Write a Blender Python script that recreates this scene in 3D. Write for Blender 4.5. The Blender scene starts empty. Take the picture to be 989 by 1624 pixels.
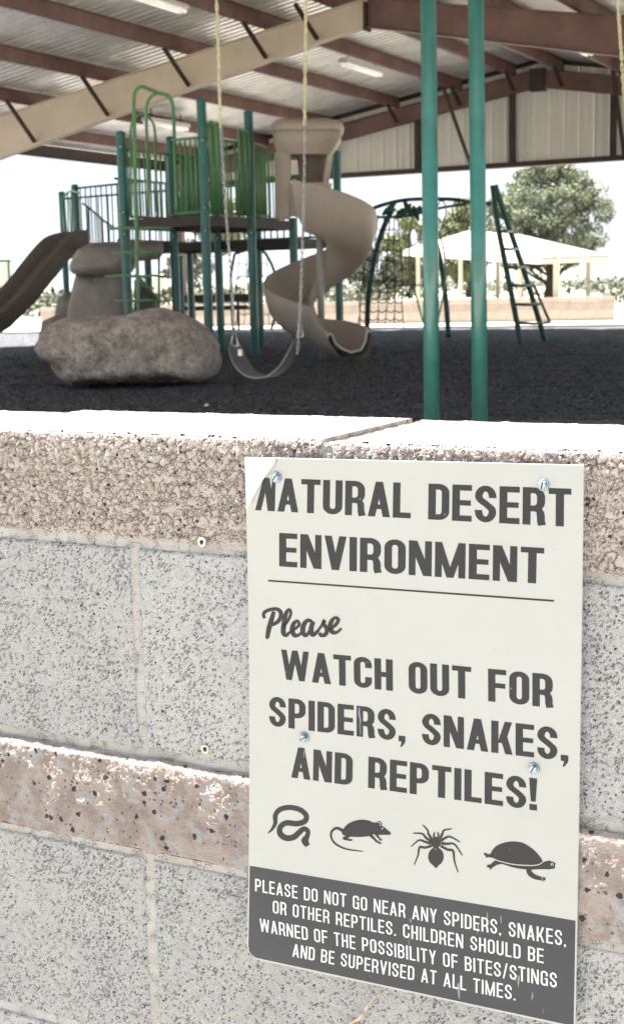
import bpy, bmesh, math, random
import numpy as np
from mathutils import Vector, Matrix, noise
random.seed(7)
PI = math.pi
scn = bpy.context.scene
col = scn.collection
# ------------------------------------------------------------------ camera
CAM = Vector((0.7263, -1.0392, 0.1284))
YAW, PIT, ROL, FPX = -0.478304, -0.161013, -0.0229409, 2182.657
cy_, sy_, cp_, sp_ = math.cos(YAW), math.sin(YAW), math.cos(PIT), math.sin(PIT)
FW = Vector((sy_*cp_, cy_*cp_, sp_))
_r = Vector((cy_, -sy_, 0)); _u = _r.cross(FW)
RT = math.cos(ROL)*_r + math.sin(ROL)*_u
UP = -math.sin(ROL)*_r + math.cos(ROL)*_u
cam = bpy.data.cameras.new('camera')
camo = bpy.data.objects.new('camera', cam); col.objects.link(camo)
M = Matrix((RT, UP, -FW)).transposed().to_4x4(); M.translation = CAM
camo.matrix_world = M
cam.sensor_fit = 'HORIZONTAL'; cam.sensor_width = 36; cam.lens = 36*FPX/989
cam.clip_start = 0.05; cam.clip_end = 20000
cam.dof.use_dof = True; cam.dof.focus_distance = 1.1; cam.dof.aperture_fstop = 40
scn.camera = camo
# ------------------------------------------------------------------ world and sun
SUN_EL, SUN_AZ = 74, 273     # azimuth of the sun, degrees clockwise from +Y
w = bpy.data.worlds.new('World'); scn.world = w; w.use_nodes = True
nt = w.node_tree; nt.nodes.clear()
N = nt.nodes.new; L = nt.links.new
out = N('ShaderNodeOutputWorld'); bg = N('ShaderNodeBackground'); bg.inputs[1].default_value = 0.10
sky = N('ShaderNodeTexSky'); sky.sky_type = 'NISHITA'; sky.sun_disc = False
sky.sun_elevation = math.radians(SUN_EL); sky.sun_rotation = math.radians(SUN_AZ)
sky.dust_density = 1.0; sky.air_density = 1.0
tc = N('ShaderNodeTexCoord'); mp = N('ShaderNodeMapping'); mp.inputs['Scale'].default_value = (1, 1, 3.2)
nz = N('ShaderNodeTexNoise'); nz.inputs['Scale'].default_value = 2.6; nz.inputs['Detail'].default_value = 7; nz.inputs['Roughness'].default_value = .55
cr = N('ShaderNodeValToRGB'); cr.color_ramp.elements[0].position = .30; cr.color_ramp.elements[1].position = .58; cr.color_ramp.elements[0].color = (.9, .9, .9, 1)
mx = N('ShaderNodeMix'); mx.data_type = 'RGBA'; mx.inputs['B'].default_value = (1.55, 1.68, 1.82, 1)
mth = N('ShaderNodeMath'); mth.operation = 'MULTIPLY'; mth.inputs[1].default_value = 1
L(tc.outputs['Generated'], mp.inputs[0]); L(mp.outputs[0], nz.inputs['Vector']); L(nz.outputs['Fac'], cr.inputs[0])
cm = N('ShaderNodeMix'); cm.data_type = 'RGBA'; cm.inputs['A'].default_value = (1.0, 1.22, 1.45, 1); cm.inputs['B'].default_value = (1.42, 1.52, 1.63, 1); cr2 = N('ShaderNodeValToRGB'); cr2.color_ramp.elements[0].position = .42; cr2.color_ramp.elements[1].position = .60; L(nz.outputs['Fac'], cr2.inputs[0]); L(cr2.outputs[0], cm.inputs['Factor']); L(cm.outputs['Result'], mx.inputs['B'])
L(cr.outputs[0], mth.inputs[0]); L(mth.outputs[0], mx.inputs['Factor']); L(sky.outputs[0], mx.inputs['A'])
L(mx.outputs['Result'], bg.inputs[0]); L(bg.outputs[0], out.inputs[0])
sun = bpy.data.lights.new('sun', 'SUN'); sun.energy = 4.3; sun.angle = math.radians(.5); sun.color = (1, .975, .94)
suno = bpy.data.objects.new('sun', sun); col.objects.link(suno)
az, el = math.radians(SUN_AZ), math.radians(SUN_EL)
sdir = Vector((math.sin(az)*math.cos(el), math.cos(az)*math.cos(el), math.sin(el)))
suno.rotation_euler = sdir.to_track_quat('Z', 'Y').to_euler()
scn.view_settings.view_transform = 'Standard'; scn.view_settings.look = 'None'
scn.view_settings.gamma = 1; scn.view_settings.use_curve_mapping = False
scn.view_settings.exposure = 2.87
scn.cycles.max_bounces = 8; scn.cycles.diffuse_bounces = 6

# ------------------------------------------------------------------ helpers
def ray(px, py): return FW + RT*((px-494.5)/FPX) - UP*((py-812)/FPX)
def W(px, py, d): return CAM + ray(px, py)*d                 # a point seen there, d metres deep
def onz(px, py, z): r = ray(px, py); return CAM + r*((z-CAM.z)/r.z)
def ony(px, py, y): r = ray(px, py); return CAM + r*((y-CAM.y)/r.y)
GZ = -0.80
ORG = {}
def tag(o, label=None, cat=None, group=None, kind=None):
    if label: o['label'] = label
    if cat: o['category'] = cat
    if group: o['group'] = group
    if kind: o['kind'] = kind
    return o
def thing(name, label, cat, loc, group=None):
    o = bpy.data.objects.new(name, None); col.objects.link(o); o.location = loc; o.empty_display_size = .2
    ORG[o.name] = Vector(loc)
    return tag(o, label, cat, group)
def org(o): return ORG.get(o.name, Vector((0, 0, 0))) if o else Vector((0, 0, 0))
def link(name, me, mat, parent=None, at=None):
    o = bpy.data.objects.new(name, me); col.objects.link(o)
    if mat and not me.materials: me.materials.append(mat)
    if parent: o.parent = parent; ORG[o.name] = org(parent)
    if at is not None: o.location = Vector(at) - org(parent)
    return o
class MB:
    def __init__(s): s.v = []; s.f = []
    def add(s, vs, fs):
        n = len(s.v); s.v += [Vector(p) for p in vs]; s.f += [tuple(i+n for i in f) for f in fs]; return s
    def box(s, a, b):
        (x0, y0, z0), (x1, y1, z1) = a, b
        return s.add([(x0,y0,z0),(x1,y0,z0),(x1,y1,z0),(x0,y1,z0),(x0,y0,z1),(x1,y0,z1),(x1,y1,z1),(x0,y1,z1)],
                     [(0,3,2,1),(4,5,6,7),(0,1,5,4),(1,2,6,5),(2,3,7,6),(3,0,4,7)])
    def bar(s, a, b, w, h, upv=Vector((0, 0, 1))):
        a, b = Vector(a), Vector(b); d = (b-a).normalized(); r = d.cross(upv).normalized()*w/2; u = r.cross(d).normalized()*h/2
        return s.add([a-r-u, a+r-u, a+r+u, a-r+u, b-r-u, b+r-u, b+r+u, b-r+u],
                     [(0,1,2,3),(7,6,5,4),(4,5,1,0),(5,6,2,1),(6,7,3,2),(7,4,0,3)])
    def tube(s, pts, r, n=10, cap=True, closed=False):
        pts = [Vector(p) for p in pts]; m = len(pts); rr = r if isinstance(r, (list, tuple)) else [r]*m
        ref = Vector((.13, .21, .97)); base = len(s.v); prev = None
        for i, p in enumerate(pts):
            if closed: t = pts[(i+1) % m]-pts[i-1]
            else: t = pts[min(i+1, m-1)]-pts[max(i-1, 0)]
            t.normalize()
            a = (prev - t*prev.dot(t)) if prev else t.cross(ref)
            if a.length < 1e-5: a = t.orthogonal()
            a.normalize(); prev = a; b = t.cross(a)
            for k in range(n): q = 2*PI*k/n; s.v.append(p + (a*math.cos(q)+b*math.sin(q))*rr[i])
        for i in range(m if closed else m-1):
            for k in range(n):
                j = (i+1) % m
                s.f.append((base+i*n+k, base+i*n+(k+1) % n, base+j*n+(k+1) % n, base+j*n+k))
        if cap and not closed:
            s.f.append(tuple(base+k for k in range(n))[::-1]); s.f.append(tuple(base+(m-1)*n+k for k in range(n)))
        return s
    def grid(s, rows, closed_u=False):
        n = len(s.v); a, b = len(rows), len(rows[0])
        for r in rows: s.v += [Vector(p) for p in r]
        for i in range(a-1):
            for j in range(b if closed_u else b-1):
                s.f.append((n+i*b+j, n+i*b+(j+1) % b, n+(i+1)*b+(j+1) % b, n+(i+1)*b+j))
        return s
    def mesh(s, name, o=Vector((0, 0, 0)), smooth=False):
        me = bpy.data.meshes.new(name); me.from_pydata([tuple(p-o) for p in s.v], [], s.f); me.update()
        if smooth:
            for p in me.polygons: p.use_smooth = True
            if smooth == 'auto':
                try: me.set_sharp_from_angle(angle=math.radians(40))
                except Exception: pass
        return me
    def build(s, name, mat, parent=None, smooth=False):
        return link(name, s.mesh(name, org(parent), smooth), mat, parent)
def catmull(P, k=8, closed=False):
    P = [Vector(p) for p in P]; n = len(P); o = []
    for i in range(n if closed else n-1):
        if closed: a, b, c, d = P[i-1], P[i], P[(i+1) % n], P[(i+2) % n]
        else: a, b, c, d = P[max(i-1, 0)], P[i], P[i+1], P[min(i+2, n-1)]
        for j in range(k):
            t = j/k; o.append(.5*((2*b)+(c-a)*t+(2*a-5*b+4*c-d)*t*t+(3*b-a-3*c+d)*t**3))
    if not closed: o.append(P[-1])
    return o

# ------------------------------------------------------------------ materials
def newmat(name):
    m = bpy.data.materials.new(name); m.use_nodes = True; t = m.node_tree
    return m, t, t.nodes['Principled BSDF'], t.nodes['Material Output']
def rgb(c): return (c[0], c[1], c[2], 1)
def mat(name, c, rough=.6, metal=0., var=.12, vs=8., bump=.1, bs=60., c2=None, coat=0., bd=.002, spec=.5, coords='Object'):
    """base colour broken up by two octaves of noise, fine bump"""
    m, t, p, o = newmat(name); n = t.nodes.new; l = t.links.new
    tc = n('ShaderNodeTexCoord'); a = n('ShaderNodeTexNoise'); a.inputs['Scale'].default_value = vs; a.inputs['Detail'].default_value = 8; a.inputs['Roughness'].default_value = .65
    r = n('ShaderNodeValToRGB'); r.color_ramp.elements[0].position = .3; r.color_ramp.elements[1].position = .7
    d = c2 or tuple(x*(1-var*2) for x in c)
    r.color_ramp.elements[0].color = rgb(d); r.color_ramp.elements[1].color = rgb(tuple(min(1, x*(1+var)) for x in c))
    l(tc.outputs[coords], a.inputs['Vector']); l(a.outputs['Fac'], r.inputs[0]); l(r.outputs[0], p.inputs['Base Color'])
    p.inputs['Roughness'].default_value = rough; p.inputs['Metallic'].default_value = metal
    p.inputs['Coat Weight'].default_value = coat; p.inputs['Specular IOR Level'].default_value = spec
    if bump:
        b = n('ShaderNodeTexNoise'); b.inputs['Scale'].default_value = bs; b.inputs['Detail'].default_value = 6
        k = n('ShaderNodeBump'); k.inputs['Strength'].default_value = bump; k.inputs['Distance'].default_value = bd
        l(tc.outputs[coords], b.inputs['Vector']); l(b.outputs['Fac'], k.inputs['Height']); l(k.outputs[0], p.inputs['Normal'])
    return m
M_POST = mat('post_powder_coat', (.009, .135, .112), .38, var=.15, vs=3, bump=.05, coat=.2)
M_SWING = mat('swing_pipe_teal', (.017, .125, .102), .36, var=.13, vs=5, bump=.1, bs=90, coat=.3)
M_LIME = mat('green_painted_bar', (.13, .31, .14), .4, var=.12, vs=3, bump=.05)
M_DGREEN = mat('dark_green_pipe', (.012, .085, .07), .4, var=.15, vs=4, bump=.05)
M_TAN = mat('moulded_tan_plastic', (.40, .335, .275), .48, var=.08, vs=1.8, bump=.15, bs=25, bd=.004)
M_TANG = mat('moulded_grey_tan_plastic', (.31, .275, .24), .6, var=.12, vs=2.5, bump=.4, bs=9, bd=.03)
M_SLIDE = mat('brown_slide_plastic', (.17, .14, .12), .5, var=.1, vs=2, bump=.1)
M_DECK = mat('brown_deck_coating', (.045, .028, .025), .6, var=.2, vs=6, bump=.2)
M_BROWN = mat('brown_primer_steel', (.19, .106, .09), .62, var=.22, vs=1.6, bump=.1, bs=20)
M_DBROWN = mat('dark_brown_steel', (.045, .026, .023), .62, var=.2, vs=2, bump=.1)
M_BEIGE = mat('beige_steel', (.62, .53, .41), .6, var=.07, vs=1.2, bump=.1, bs=20)
M_ROOF = mat('galvanised_roof_sheet', (.85, .84, .81), .34, metal=.35, var=.2, vs=1.3, bump=.05)
M_GABLE = mat('cream_wall_sheet', (.74, .73, .66), .55, var=.06, vs=.9, bump=.05)
M_FIX = mat('white_fixture_enamel', (.78, .76, .72), .4, var=.05, bump=0)
M_LAMP = mat('lit_tube', (.8, .78, .72), .4, bump=0); M_LAMP.node_tree.nodes['Principled BSDF'].inputs['Emission Color'].default_value = (1, .93, .84, 1); M_LAMP.node_tree.nodes['Principled BSDF'].inputs['Emission Strength'].default_value = .07
M_CHAIN = mat('galvanised_chain', (.30, .29, .275), .35, metal=.8, var=.2, vs=40, bump=0)
M_YEL = mat('yellow_chain_coating', (.34, .32, .19), .5, var=.15, vs=30, bump=0)
M_RUB = mat('black_belt_rubber', (.035, .035, .038), .45, var=.25, vs=12, bump=.1)
M_ROPE = mat('black_net_rope', (.02, .02, .022), .8, var=.2, vs=30, bump=0)
M_MESH = mat('plastic_coated_bench', (.05, .045, .045), .55, bump=0)
M_CONC = mat('pale_concrete', (.55, .51, .45), .9, var=.1, vs=3, bump=.3, bs=40)
M_BWALL = mat('tan_block_wall', (.40, .335, .285), .9, var=.12, vs=2.2, bump=.3, bs=30, bd=.005)
M_WHITE = mat('white_painted_metal', (.78, .76, .72), .55, var=.04, vs=1, bump=0)
M_CREAM = mat('cream_painted_post', (.62, .56, .46), .6, var=.06, vs=2, bump=0)
M_BARK = mat('pine_bark', (.075, .055, .045), .9, var=.3, vs=6, bump=.6, bs=12, bd=.03)
M_NEEDLE = mat('pine_foliage', (.12, .135, .07), .75, var=.3, vs=.9, bump=0, c2=(.055, .07, .04))
M_LEAF = mat('olive_foliage', (.13, .14, .055), .75, var=.35, vs=.8, bump=0, c2=(.06, .075, .03))
M_BUSH = mat('dry_brush', (.055, .062, .036), .85, var=.3, vs=.5, bump=0, c2=(.025, .032, .018))
M_GLASS = mat('dark_window_glass', (.05, .06, .07), .15, var=.1, bump=0)
M_CAR = mat('white_car_paint', (.7, .7, .69), .3, var=.03, bump=0, coat=.5)
M_RED = mat('red_paint', (.45, .05, .04), .4, var=.05, bump=0)
M_TYRE = mat('tyre_rubber', (.03, .03, .03), .8, bump=0)

def node_mat_block(name, kind):
    """block faces: 2-D patterns on the face (x,z) or top (x,y), with true displacement"""
    m, t, p, o = newmat(name); n = t.nodes.new; l = t.links.new
    m.displacement_method = 'BOTH'
    geo = n('ShaderNodeNewGeometry'); sx = n('ShaderNodeSeparateXYZ'); l(geo.outputs['Position'], sx.inputs[0])
    cb = n('ShaderNodeCombineXYZ'); l(sx.outputs['X'], cb.inputs['X']); l(sx.outputs['Y' if kind == 'top' else 'Z'], cb.inputs['Y'])
    V = cb.outputs[0]
    def vor(scale, feat='F1', rnd=1.0, vec=V):
        x = n('ShaderNodeTexVoronoi'); x.voronoi_dimensions = '2D'; x.feature = feat; x.inputs['Scale'].default_value = scale; x.inputs['Randomness'].default_value = rnd
        l(vec, x.inputs['Vector']); return x
    def noi(scale, det=4, rough=.55, vec=V):
        x = n('ShaderNodeTexNoise'); x.noise_dimensions = '2D'; x.inputs['Scale'].default_value = scale; x.inputs['Detail'].default_value = det; x.inputs['Roughness'].default_value = rough
        l(vec, x.inputs['Vector']); return x.outputs['Fac']
    def ma(op, a, b=0., c=None):
        x = n('ShaderNodeMath'); x.operation = op
        for i, q in enumerate((a, b) if c is None else (a, b, c)):
            if isinstance(q, (int, float)): x.inputs[i].default_value = q
            else: l(q, x.inputs[i])
        return x.outputs[0]
    def mr(v, a, b, c, d):
        x = n('ShaderNodeMapRange'); x.interpolation_type = 'SMOOTHSTEP'
        l(v, x.inputs[0])
        for i, q in enumerate((a, b, c, d)): x.inputs[i+1].default_value = q
        return x.outputs[0]
    def mixc(f, a, b):
        x = n('ShaderNodeMix'); x.data_type = 'RGBA'
        if isinstance(f, float): x.inputs['Factor'].default_value = f
        else: l(f, x.inputs['Factor'])
        for k, q in (('A', a), ('B', b)):
            if isinstance(q, tuple): x.inputs[k].default_value = rgb(q)
            else: l(q, x.inputs[k])
        return x.outputs['Result']
    # a small warp so cells are not perfect polygons
    wn = n('ShaderNodeTexNoise'); wn.noise_dimensions = '2D'; wn.inputs['Scale'].default_value = 160; wn.inputs['Detail'].default_value = 3; l(V, wn.inputs['Vector'])
    sub = n('ShaderNodeVectorMath'); sub.operation = 'SUBTRACT'; l(wn.outputs['Color'], sub.inputs[0]); sub.inputs[1].default_value = (.5, .5, .5)
    scl = n('ShaderNodeVectorMath'); scl.operation = 'SCALE'; l(sub.outputs[0], scl.inputs[0]); scl.inputs['Scale'].default_value = .005
    add = n('ShaderNodeVectorMath'); add.operation = 'ADD'; l(V, add.inputs[0]); l(scl.outputs[0], add.inputs[1]); VW = add.outputs[0]
    if kind == 'cap':
        v1 = vor(135, 'DISTANCE_TO_EDGE', 1, VW); v2 = vor(300, 'DISTANCE_TO_EDGE', 1, VW)
        h1 = mr(v1.outputs['Distance'], 0, .13, 0, 1); h2 = mr(v2.outputs['Distance'], 0, .16, 0, 1)
        dens = mr(noi(70, 4, .65), .42, .60, .05, 1)
        h = ma('ADD', ma('MULTIPLY', ma('MULTIPLY', ma('SUBTRACT', h1, 1), dens), .8), ma('MULTIPLY', ma('MULTIPLY', ma('SUBTRACT', h2, 1), mr(noi(110), .46, .58, 0, 1)), .5))
        v6 = vor(135, 'F1', 1, VW); h = ma('ADD', h, ma('MULTIPLY', v6.outputs['Distance'], -.2))
        h = ma('ADD', h, mr(noi(260, 2), .60, .68, 0, -.6))
        h = ma('ADD', h, ma('MULTIPLY', noi(600, 3), .16))
        vc = vor(165, 'F1', 1, VW); sp = n('ShaderNodeSeparateColor'); l(vc.outputs['Color'], sp.inputs[0])
        c = mixc(sp.outputs[0], (.41, .345, .305), (.50, .43, .385)); c = mixc(mr(noi(30, 5), .35, .65, 0, .5), c, (.49, .435, .395))
        v3 = vor(210, 'F1'); s3 = n('ShaderNodeSeparateColor'); l(v3.outputs['Color'], s3.inputs[0])
        c = mixc(ma('MULTIPLY', mr(s3.outputs[1], .955, .965, 0, 1), mr(v3.outputs['Distance'], .25, .4, 1, 0)), c, (.07, .055, .05))
        c = mixc(ma('MULTIPLY', mr(s3.outputs[2], .975, .98, 0, 1), mr(v3.outputs['Distance'], .2, .35, 1, 0)), c, (.75, .72, .66))
        sc_, mid = .0034, 0
    elif kind == 'top':
        h = ma('MULTIPLY', noi(260, 6, .7), .6); v1 = vor(260, 'DISTANCE_TO_EDGE', 1, VW)
        h = ma('ADD', h, ma('MULTIPLY', mr(v1.outputs['Distance'], 0, .15, 0, 1), ma('MULTIPLY', mr(noi(60), .5, .7, 0, 1), .5)))
        c = mixc(mr(noi(70, 8, .75), .35, .65, 0, 1), (.24, .205, .18), (.40, .355, .32)); c = mixc(mr(noi(300, 3), .60, .68, 0, .8), c, (.06, .05, .045)); sc_, mid = .0022, .5
    elif kind == 'grey':
        v1 = vor(190, 'DISTANCE_TO_EDGE', 1, VW); v2 = vor(480, 'DISTANCE_TO_EDGE', 1, VW)
        dens = ma('ADD', mr(noi(26, 4, .65), .35, .65, .04, -.03), mr(noi(7, 3, .6), .38, .62, .035, -.025))          # pits come in looser and denser patches
        pn = ma('ADD', noi(400, 2, .5), ma('MULTIPLY', dens, -1.))
        pit = ma('MINIMUM', mr(pn, .645, .71, 0, -.8), mr(ma('ADD', noi(190, 3, .6), ma('MULTIPLY', dens, -.6)), .665, .72, 0, -1))
        crk = ma('MULTIPLY', ma('SUBTRACT', mr(v1.outputs['Distance'], 0, .07, 0, 1), 1), mr(noi(120, 3, .6), .56, .64, 0, .9))
        h = ma('ADD', ma('MINIMUM', pit, crk), ma('MULTIPLY', ma('SUBTRACT', mr(v2.outputs['Distance'], 0, .25, 0, 1), 1), .14)); h = ma('ADD', h, ma('MULTIPLY', noi(900, 3), .16))
        vc = vor(300, 'F1'); sp = n('ShaderNodeSeparateColor'); l(vc.outputs['Color'], sp.inputs[0])
        c = mixc(sp.outputs[0], (.395, .392, .388), (.475, .473, .47)); c = mixc(mr(noi(9, 5), .35, .7, 0, .45), c, (.50, .48, .455))
        c = mixc(ma('MULTIPLY', mr(sp.outputs[1], .955, .965, 0, 1), mr(vc.outputs['Distance'], .2, .4, 1, 0)), c, (.08, .08, .085))
        v4 = vor(150, 'F1', 1, VW); s4 = n('ShaderNodeSeparateColor'); l(v4.outputs['Color'], s4.inputs[0])
        c = mixc(ma('MULTIPLY', mr(s4.outputs[1], .965, .97, 0, 1), mr(v4.outputs['Distance'], .12, .25, 1, 0)), c, (.10, .10, .10))
        sc_, mid = .0030, 0
    elif kind == 'split':
        a = noi(16, 6, .6); b = noi(70, 6, .65); v2 = vor(240, 'DISTANCE_TO_EDGE', 1, VW)
        h = ma('ADD', ma('ADD', a, ma('MULTIPLY', b, .45)), ma('ADD', ma('MULTIPLY', noi(170, 5, .7), .42), ma('MULTIPLY', noi(420, 3), .16)))
        c = mixc(mr(noi(34, 6, .7), .38, .62, 0, 1), (.275, .225, .20), (.37, .31, .275)); c = mixc(mr(noi(60, 3), .5, .68, 0, .75), c, (.37, .365, .365))
        v4 = vor(120, 'F1', 1, VW); s4 = n('ShaderNodeSeparateColor'); l(v4.outputs['Color'], s4.inputs[0])
        c = mixc(ma('MULTIPLY', mr(s4.outputs[1], .90, .905, 0, 1), mr(v4.outputs['Distance'], .25, .36, 1, 0)), c, (.045, .045, .05))
        v5 = vor(260, 'F1', 1, VW); s5 = n('ShaderNodeSeparateColor'); l(v5.outputs['Color'], s5.inputs[0])
        c = mixc(ma('MULTIPLY', mr(s5.outputs[1], .92, .925, 0, 1), mr(v5.outputs['Distance'], .25, .36, 1, 0)), c, (.11, .10, .10))
        sc_, mid = .0056, .95
    elif kind == 'mortar':
        v1 = vor(300, 'DISTANCE_TO_EDGE', 1, VW); h = ma('ADD', ma('MULTIPLY', noi(60, 7, .7), .8), ma('ADD', ma('MULTIPLY', noi(500, 4), .3), ma('MULTIPLY', ma('SUBTRACT', mr(v1.outputs['Distance'], 0, .15, 0, 1), 1), mr(noi(70), .5, .65, 0, .6))))
        c = mixc(mr(noi(22, 6, .65), .35, .65, 0, 1), (.385, .365, .335), (.455, .435, .40)); c = mixc(mr(noi(7, 3), .5, .65, 0, .6), c, (.47, .475, .475)); sc_, mid = .003, .5
    oi = n('ShaderNodeObjectInfo'); hv = n('ShaderNodeHueSaturation'); l(c, hv.inputs['Color']); l(mr(oi.outputs['Random'], 0, 1, .93, 1.06), hv.inputs['Value'])
    st = mr(noi(11, 6, .7), .58, .75, 0, .28); c = mixc(st, hv.outputs['Color'], (.30, .27, .235))
    l(c, p.inputs['Base Color']); p.inputs['Roughness'].default_value = .93; p.inputs['Specular IOR Level'].default_value = .25
    d = n('ShaderNodeDisplacement'); d.inputs['Midlevel'].default_value = mid; d.inputs['Scale'].default_value = sc_
    l(h, d.inputs['Height']); l(d.outputs[0], o.inputs['Displacement'])
    return m
M_CAP, M_TOP, M_GREY, M_SPLIT, M_MORTAR = [node_mat_block('block_'+k, k) for k in ('cap', 'top', 'grey', 'split', 'mortar')]

# ================================================================== SETTING
def ground_mat():
    m, t, p, o = newmat('desert_sand'); n = t.nodes.new; l = t.links.new
    geo = n('ShaderNodeNewGeometry')
    a = n('ShaderNodeTexNoise'); a.inputs['Scale'].default_value = .06; a.inputs['Detail'].default_value = 10; a.inputs['Roughness'].default_value = .7
    r = n('ShaderNodeValToRGB'); e = r.color_ramp.elements; e[0].position = .4; e[1].position = .62; e[0].color = (.27, .245, .18, 1); e[1].color = (.50, .45, .38, 1)
    b = n('ShaderNodeTexNoise'); b.inputs['Scale'].default_value = 6; b.inputs['Detail'].default_value = 8
    k = n('ShaderNodeBump'); k.inputs['Strength'].default_value = .5; k.inputs['Distance'].default_value = .04
    l(geo.outputs['Position'], a.inputs['Vector']); l(geo.outputs['Position'], b.inputs['Vector']); l(a.outputs['Fac'], r.inputs[0]); l(r.outputs[0], p.inputs['Base Color'])
    l(b.outputs['Fac'], k.inputs['Height']); l(k.outputs[0], p.inputs['Normal']); p.inputs['Roughness'].default_value = .95
    return m
M_SAND = ground_mat()
g = MB(); S = 6000; g.add([(-S, -S, GZ-.06), (S, -S, GZ-.06), (S, S, GZ-.06), (-S, S, GZ-.06)], [(0, 1, 2, 3)])
tag(g.build('ground', M_SAND), kind='structure')
# hills far off
hm = MB(); rows = []
for j in range(5):
    row = []
    for i in range(161):
        a = math.radians(-75 + 75*i/160); R = 4300+j*260
        hgt = [0, 34, 62, 40, 0][j]*(.35+.9*abs(noise.noise(Vector((i*.06, j*.3, 2.2))))*1.6 + .18*noise.noise(Vector((i*.33, j, 8))))
        row.append((R*math.sin(a), R*math.cos(a), GZ-.5+max(0, hgt)))
    rows.append(row)
hm.grid(rows); tag(hm.build('hills', mat('hill_scrub', (.16, .15, .12), .95, vs=.004, bump=0), smooth=True), kind='structure')
# air: pale haze that fades the hills
hz = MB().box((-6050, -6050, GZ-1.1), (6050, 6050, 175)); hzo = hz.build('haze', None)
hm_ = bpy.data.materials.new('haze_air'); hm_.use_nodes = True; t_ = hm_.node_tree; t_.nodes.remove(t_.nodes['Principled BSDF'])
pv = t_.nodes.new('ShaderNodeVolumePrincipled'); pv.inputs['Color'].default_value = (.86, .92, 1, 1); pv.inputs['Density'].default_value = .00003; t_.links.new(pv.outputs[0], t_.nodes['Material Output'].inputs['Volume'])
hzo.data.materials.append(hm_); tag(hzo, 'thin pale air haze over the desert plain', 'haze', kind='stuff')
# playground surface
def mulch_mat():
    m, t, p, o = newmat('rubber_mulch'); n = t.nodes.new; l = t.links.new
    geo = n('ShaderNodeNewGeometry')
    v = n('ShaderNodeTexVoronoi'); v.inputs['Scale'].default_value = 34
    s = n('ShaderNodeSeparateColor'); r = n('ShaderNodeValToRGB'); e = r.color_ramp.elements
    e[0].color = (.02, .02, .023, 1); e[1].color = (.11, .11, .122, 1); e[1].position = .9
    x = e.new(.97); x.color = (.16, .15, .15, 1)
    b = n('ShaderNodeTexNoise'); b.inputs['Scale'].default_value = 45; b.inputs['Detail'].default_value = 5
    k = n('ShaderNodeBump'); k.inputs['Strength'].default_value = 1; k.inputs['Distance'].default_value = .02
    l(geo.outputs['Position'], v.inputs['Vector']); l(v.outputs['Color'], s.inputs[0]); l(s.outputs[0], r.inputs[0]); l(r.outputs[0], p.inputs['Base Color'])
    ad = n('ShaderNodeMath'); ad.operation = 'SUBTRACT'; l(b.outputs['Fac'], ad.inputs[0]); l(v.outputs['Distance'], ad.inputs[1]); l(geo.outputs['Position'], b.inputs['Vector'])
    l(ad.outputs[0], k.inputs['Height']); l(k.outputs[0], p.inputs['Normal']); p.inputs['Roughness'].default_value = .8; p.inputs['Specular IOR Level'].default_value = .3
    return m
M_MULCH = mulch_mat()
cL, cR = Vector((-21.49, 25.9, 0)), Vector((-6.8, 27.7, 0)); cd = (cR-cL).normalized()
def curbpt(x): return cL.y + (x-cL.x)*cd.y/cd.x
mm = MB(); rows = []
for j in range(90):
    row = []
    for i in range(150):
        x = -24+28*i/149; y0 = 6.2; y1 = curbpt(x)-.02; y = y0+(y1-y0)*j/89
        row.append((x, y, GZ + .035*noise.noise(Vector((x*.8, y*.8, 0))) + .02*noise.noise(Vector((x*3, y*3, 4)))))
    rows.append(row)
mm.grid(rows); tag(mm.build('mulch_surface', M_MULCH, smooth=True), kind='structure')
# loose chips
ch = MB(); rc = random.Random(3)
for k in range(26000):
    px = rc.uniform(-10, 1000); py = 520+150*rc.random()**.8
    q = onz(px, py, GZ)
    if q.y > curbpt(q.x)-.1 or q.y < 1: continue
    q.z = GZ + .035*noise.noise(Vector((q.x*.8, q.y*.8, 0))) + .02*noise.noise(Vector((q.x*3, q.y*3, 4))) + .004
    a = rc.uniform(0, PI); s = rc.uniform(.008, .02); tl = rc.uniform(-.6, .6)
    d = Vector((math.cos(a)*math.cos(tl), math.sin(a)*math.cos(tl), math.sin(tl)))*s; e = Vector((-math.sin(a), math.cos(a), rc.uniform(-.4, .4)))*s*.45
    up = Vector((0, 0, s*.5))
    ch.add([q-d-e, q+d-e, q+d+e, q-d+e, q+up], [(0, 1, 4), (1, 2, 4), (2, 3, 4), (3, 0, 4)])
chip_m, t_, p_, o_ = newmat('rubber_chip'); g_ = t_.nodes.new('ShaderNodeNewGeometry'); r_ = t_.nodes.new('ShaderNodeValToRGB')
r_.color_ramp.elements[0].color = (.02, .02, .023, 1); r_.color_ramp.elements[1].color = (.10, .10, .11, 1); x_ = r_.color_ramp.elements.new(.93); x_.color = (.05, .05, .055, 1); r_.color_ramp.elements[2].color = (.17, .16, .155, 1)
t_.links.new(g_.outputs['Random Per Island'], r_.inputs[0]); t_.links.new(r_.outputs[0], p_.inputs['Base Color']); p_.inputs['Roughness'].default_value = .7
tag(ch.build('mulch_chips', chip_m), 'loose black shredded rubber chips covering the playground', 'mulch', kind='stuff')
tag(MB().box((-40, .25, GZ-.05), (9, 6.18, GZ+.01)).build('unseen_bounce_slab', M_CONC), kind='structure')  # unseen pale slab behind the wall, added to bounce light up under the roof
tag(MB().box((-60, -26, GZ-.05), (60, -.02, GZ-.012)).build('unseen_front_ground', mat('front_bounce_grey', (.24, .225, .20), .9, vs=3, bump=.5, bs=80)), kind='structure')  # unseen ground before the wall, its grey set for the bounce onto the face
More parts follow.
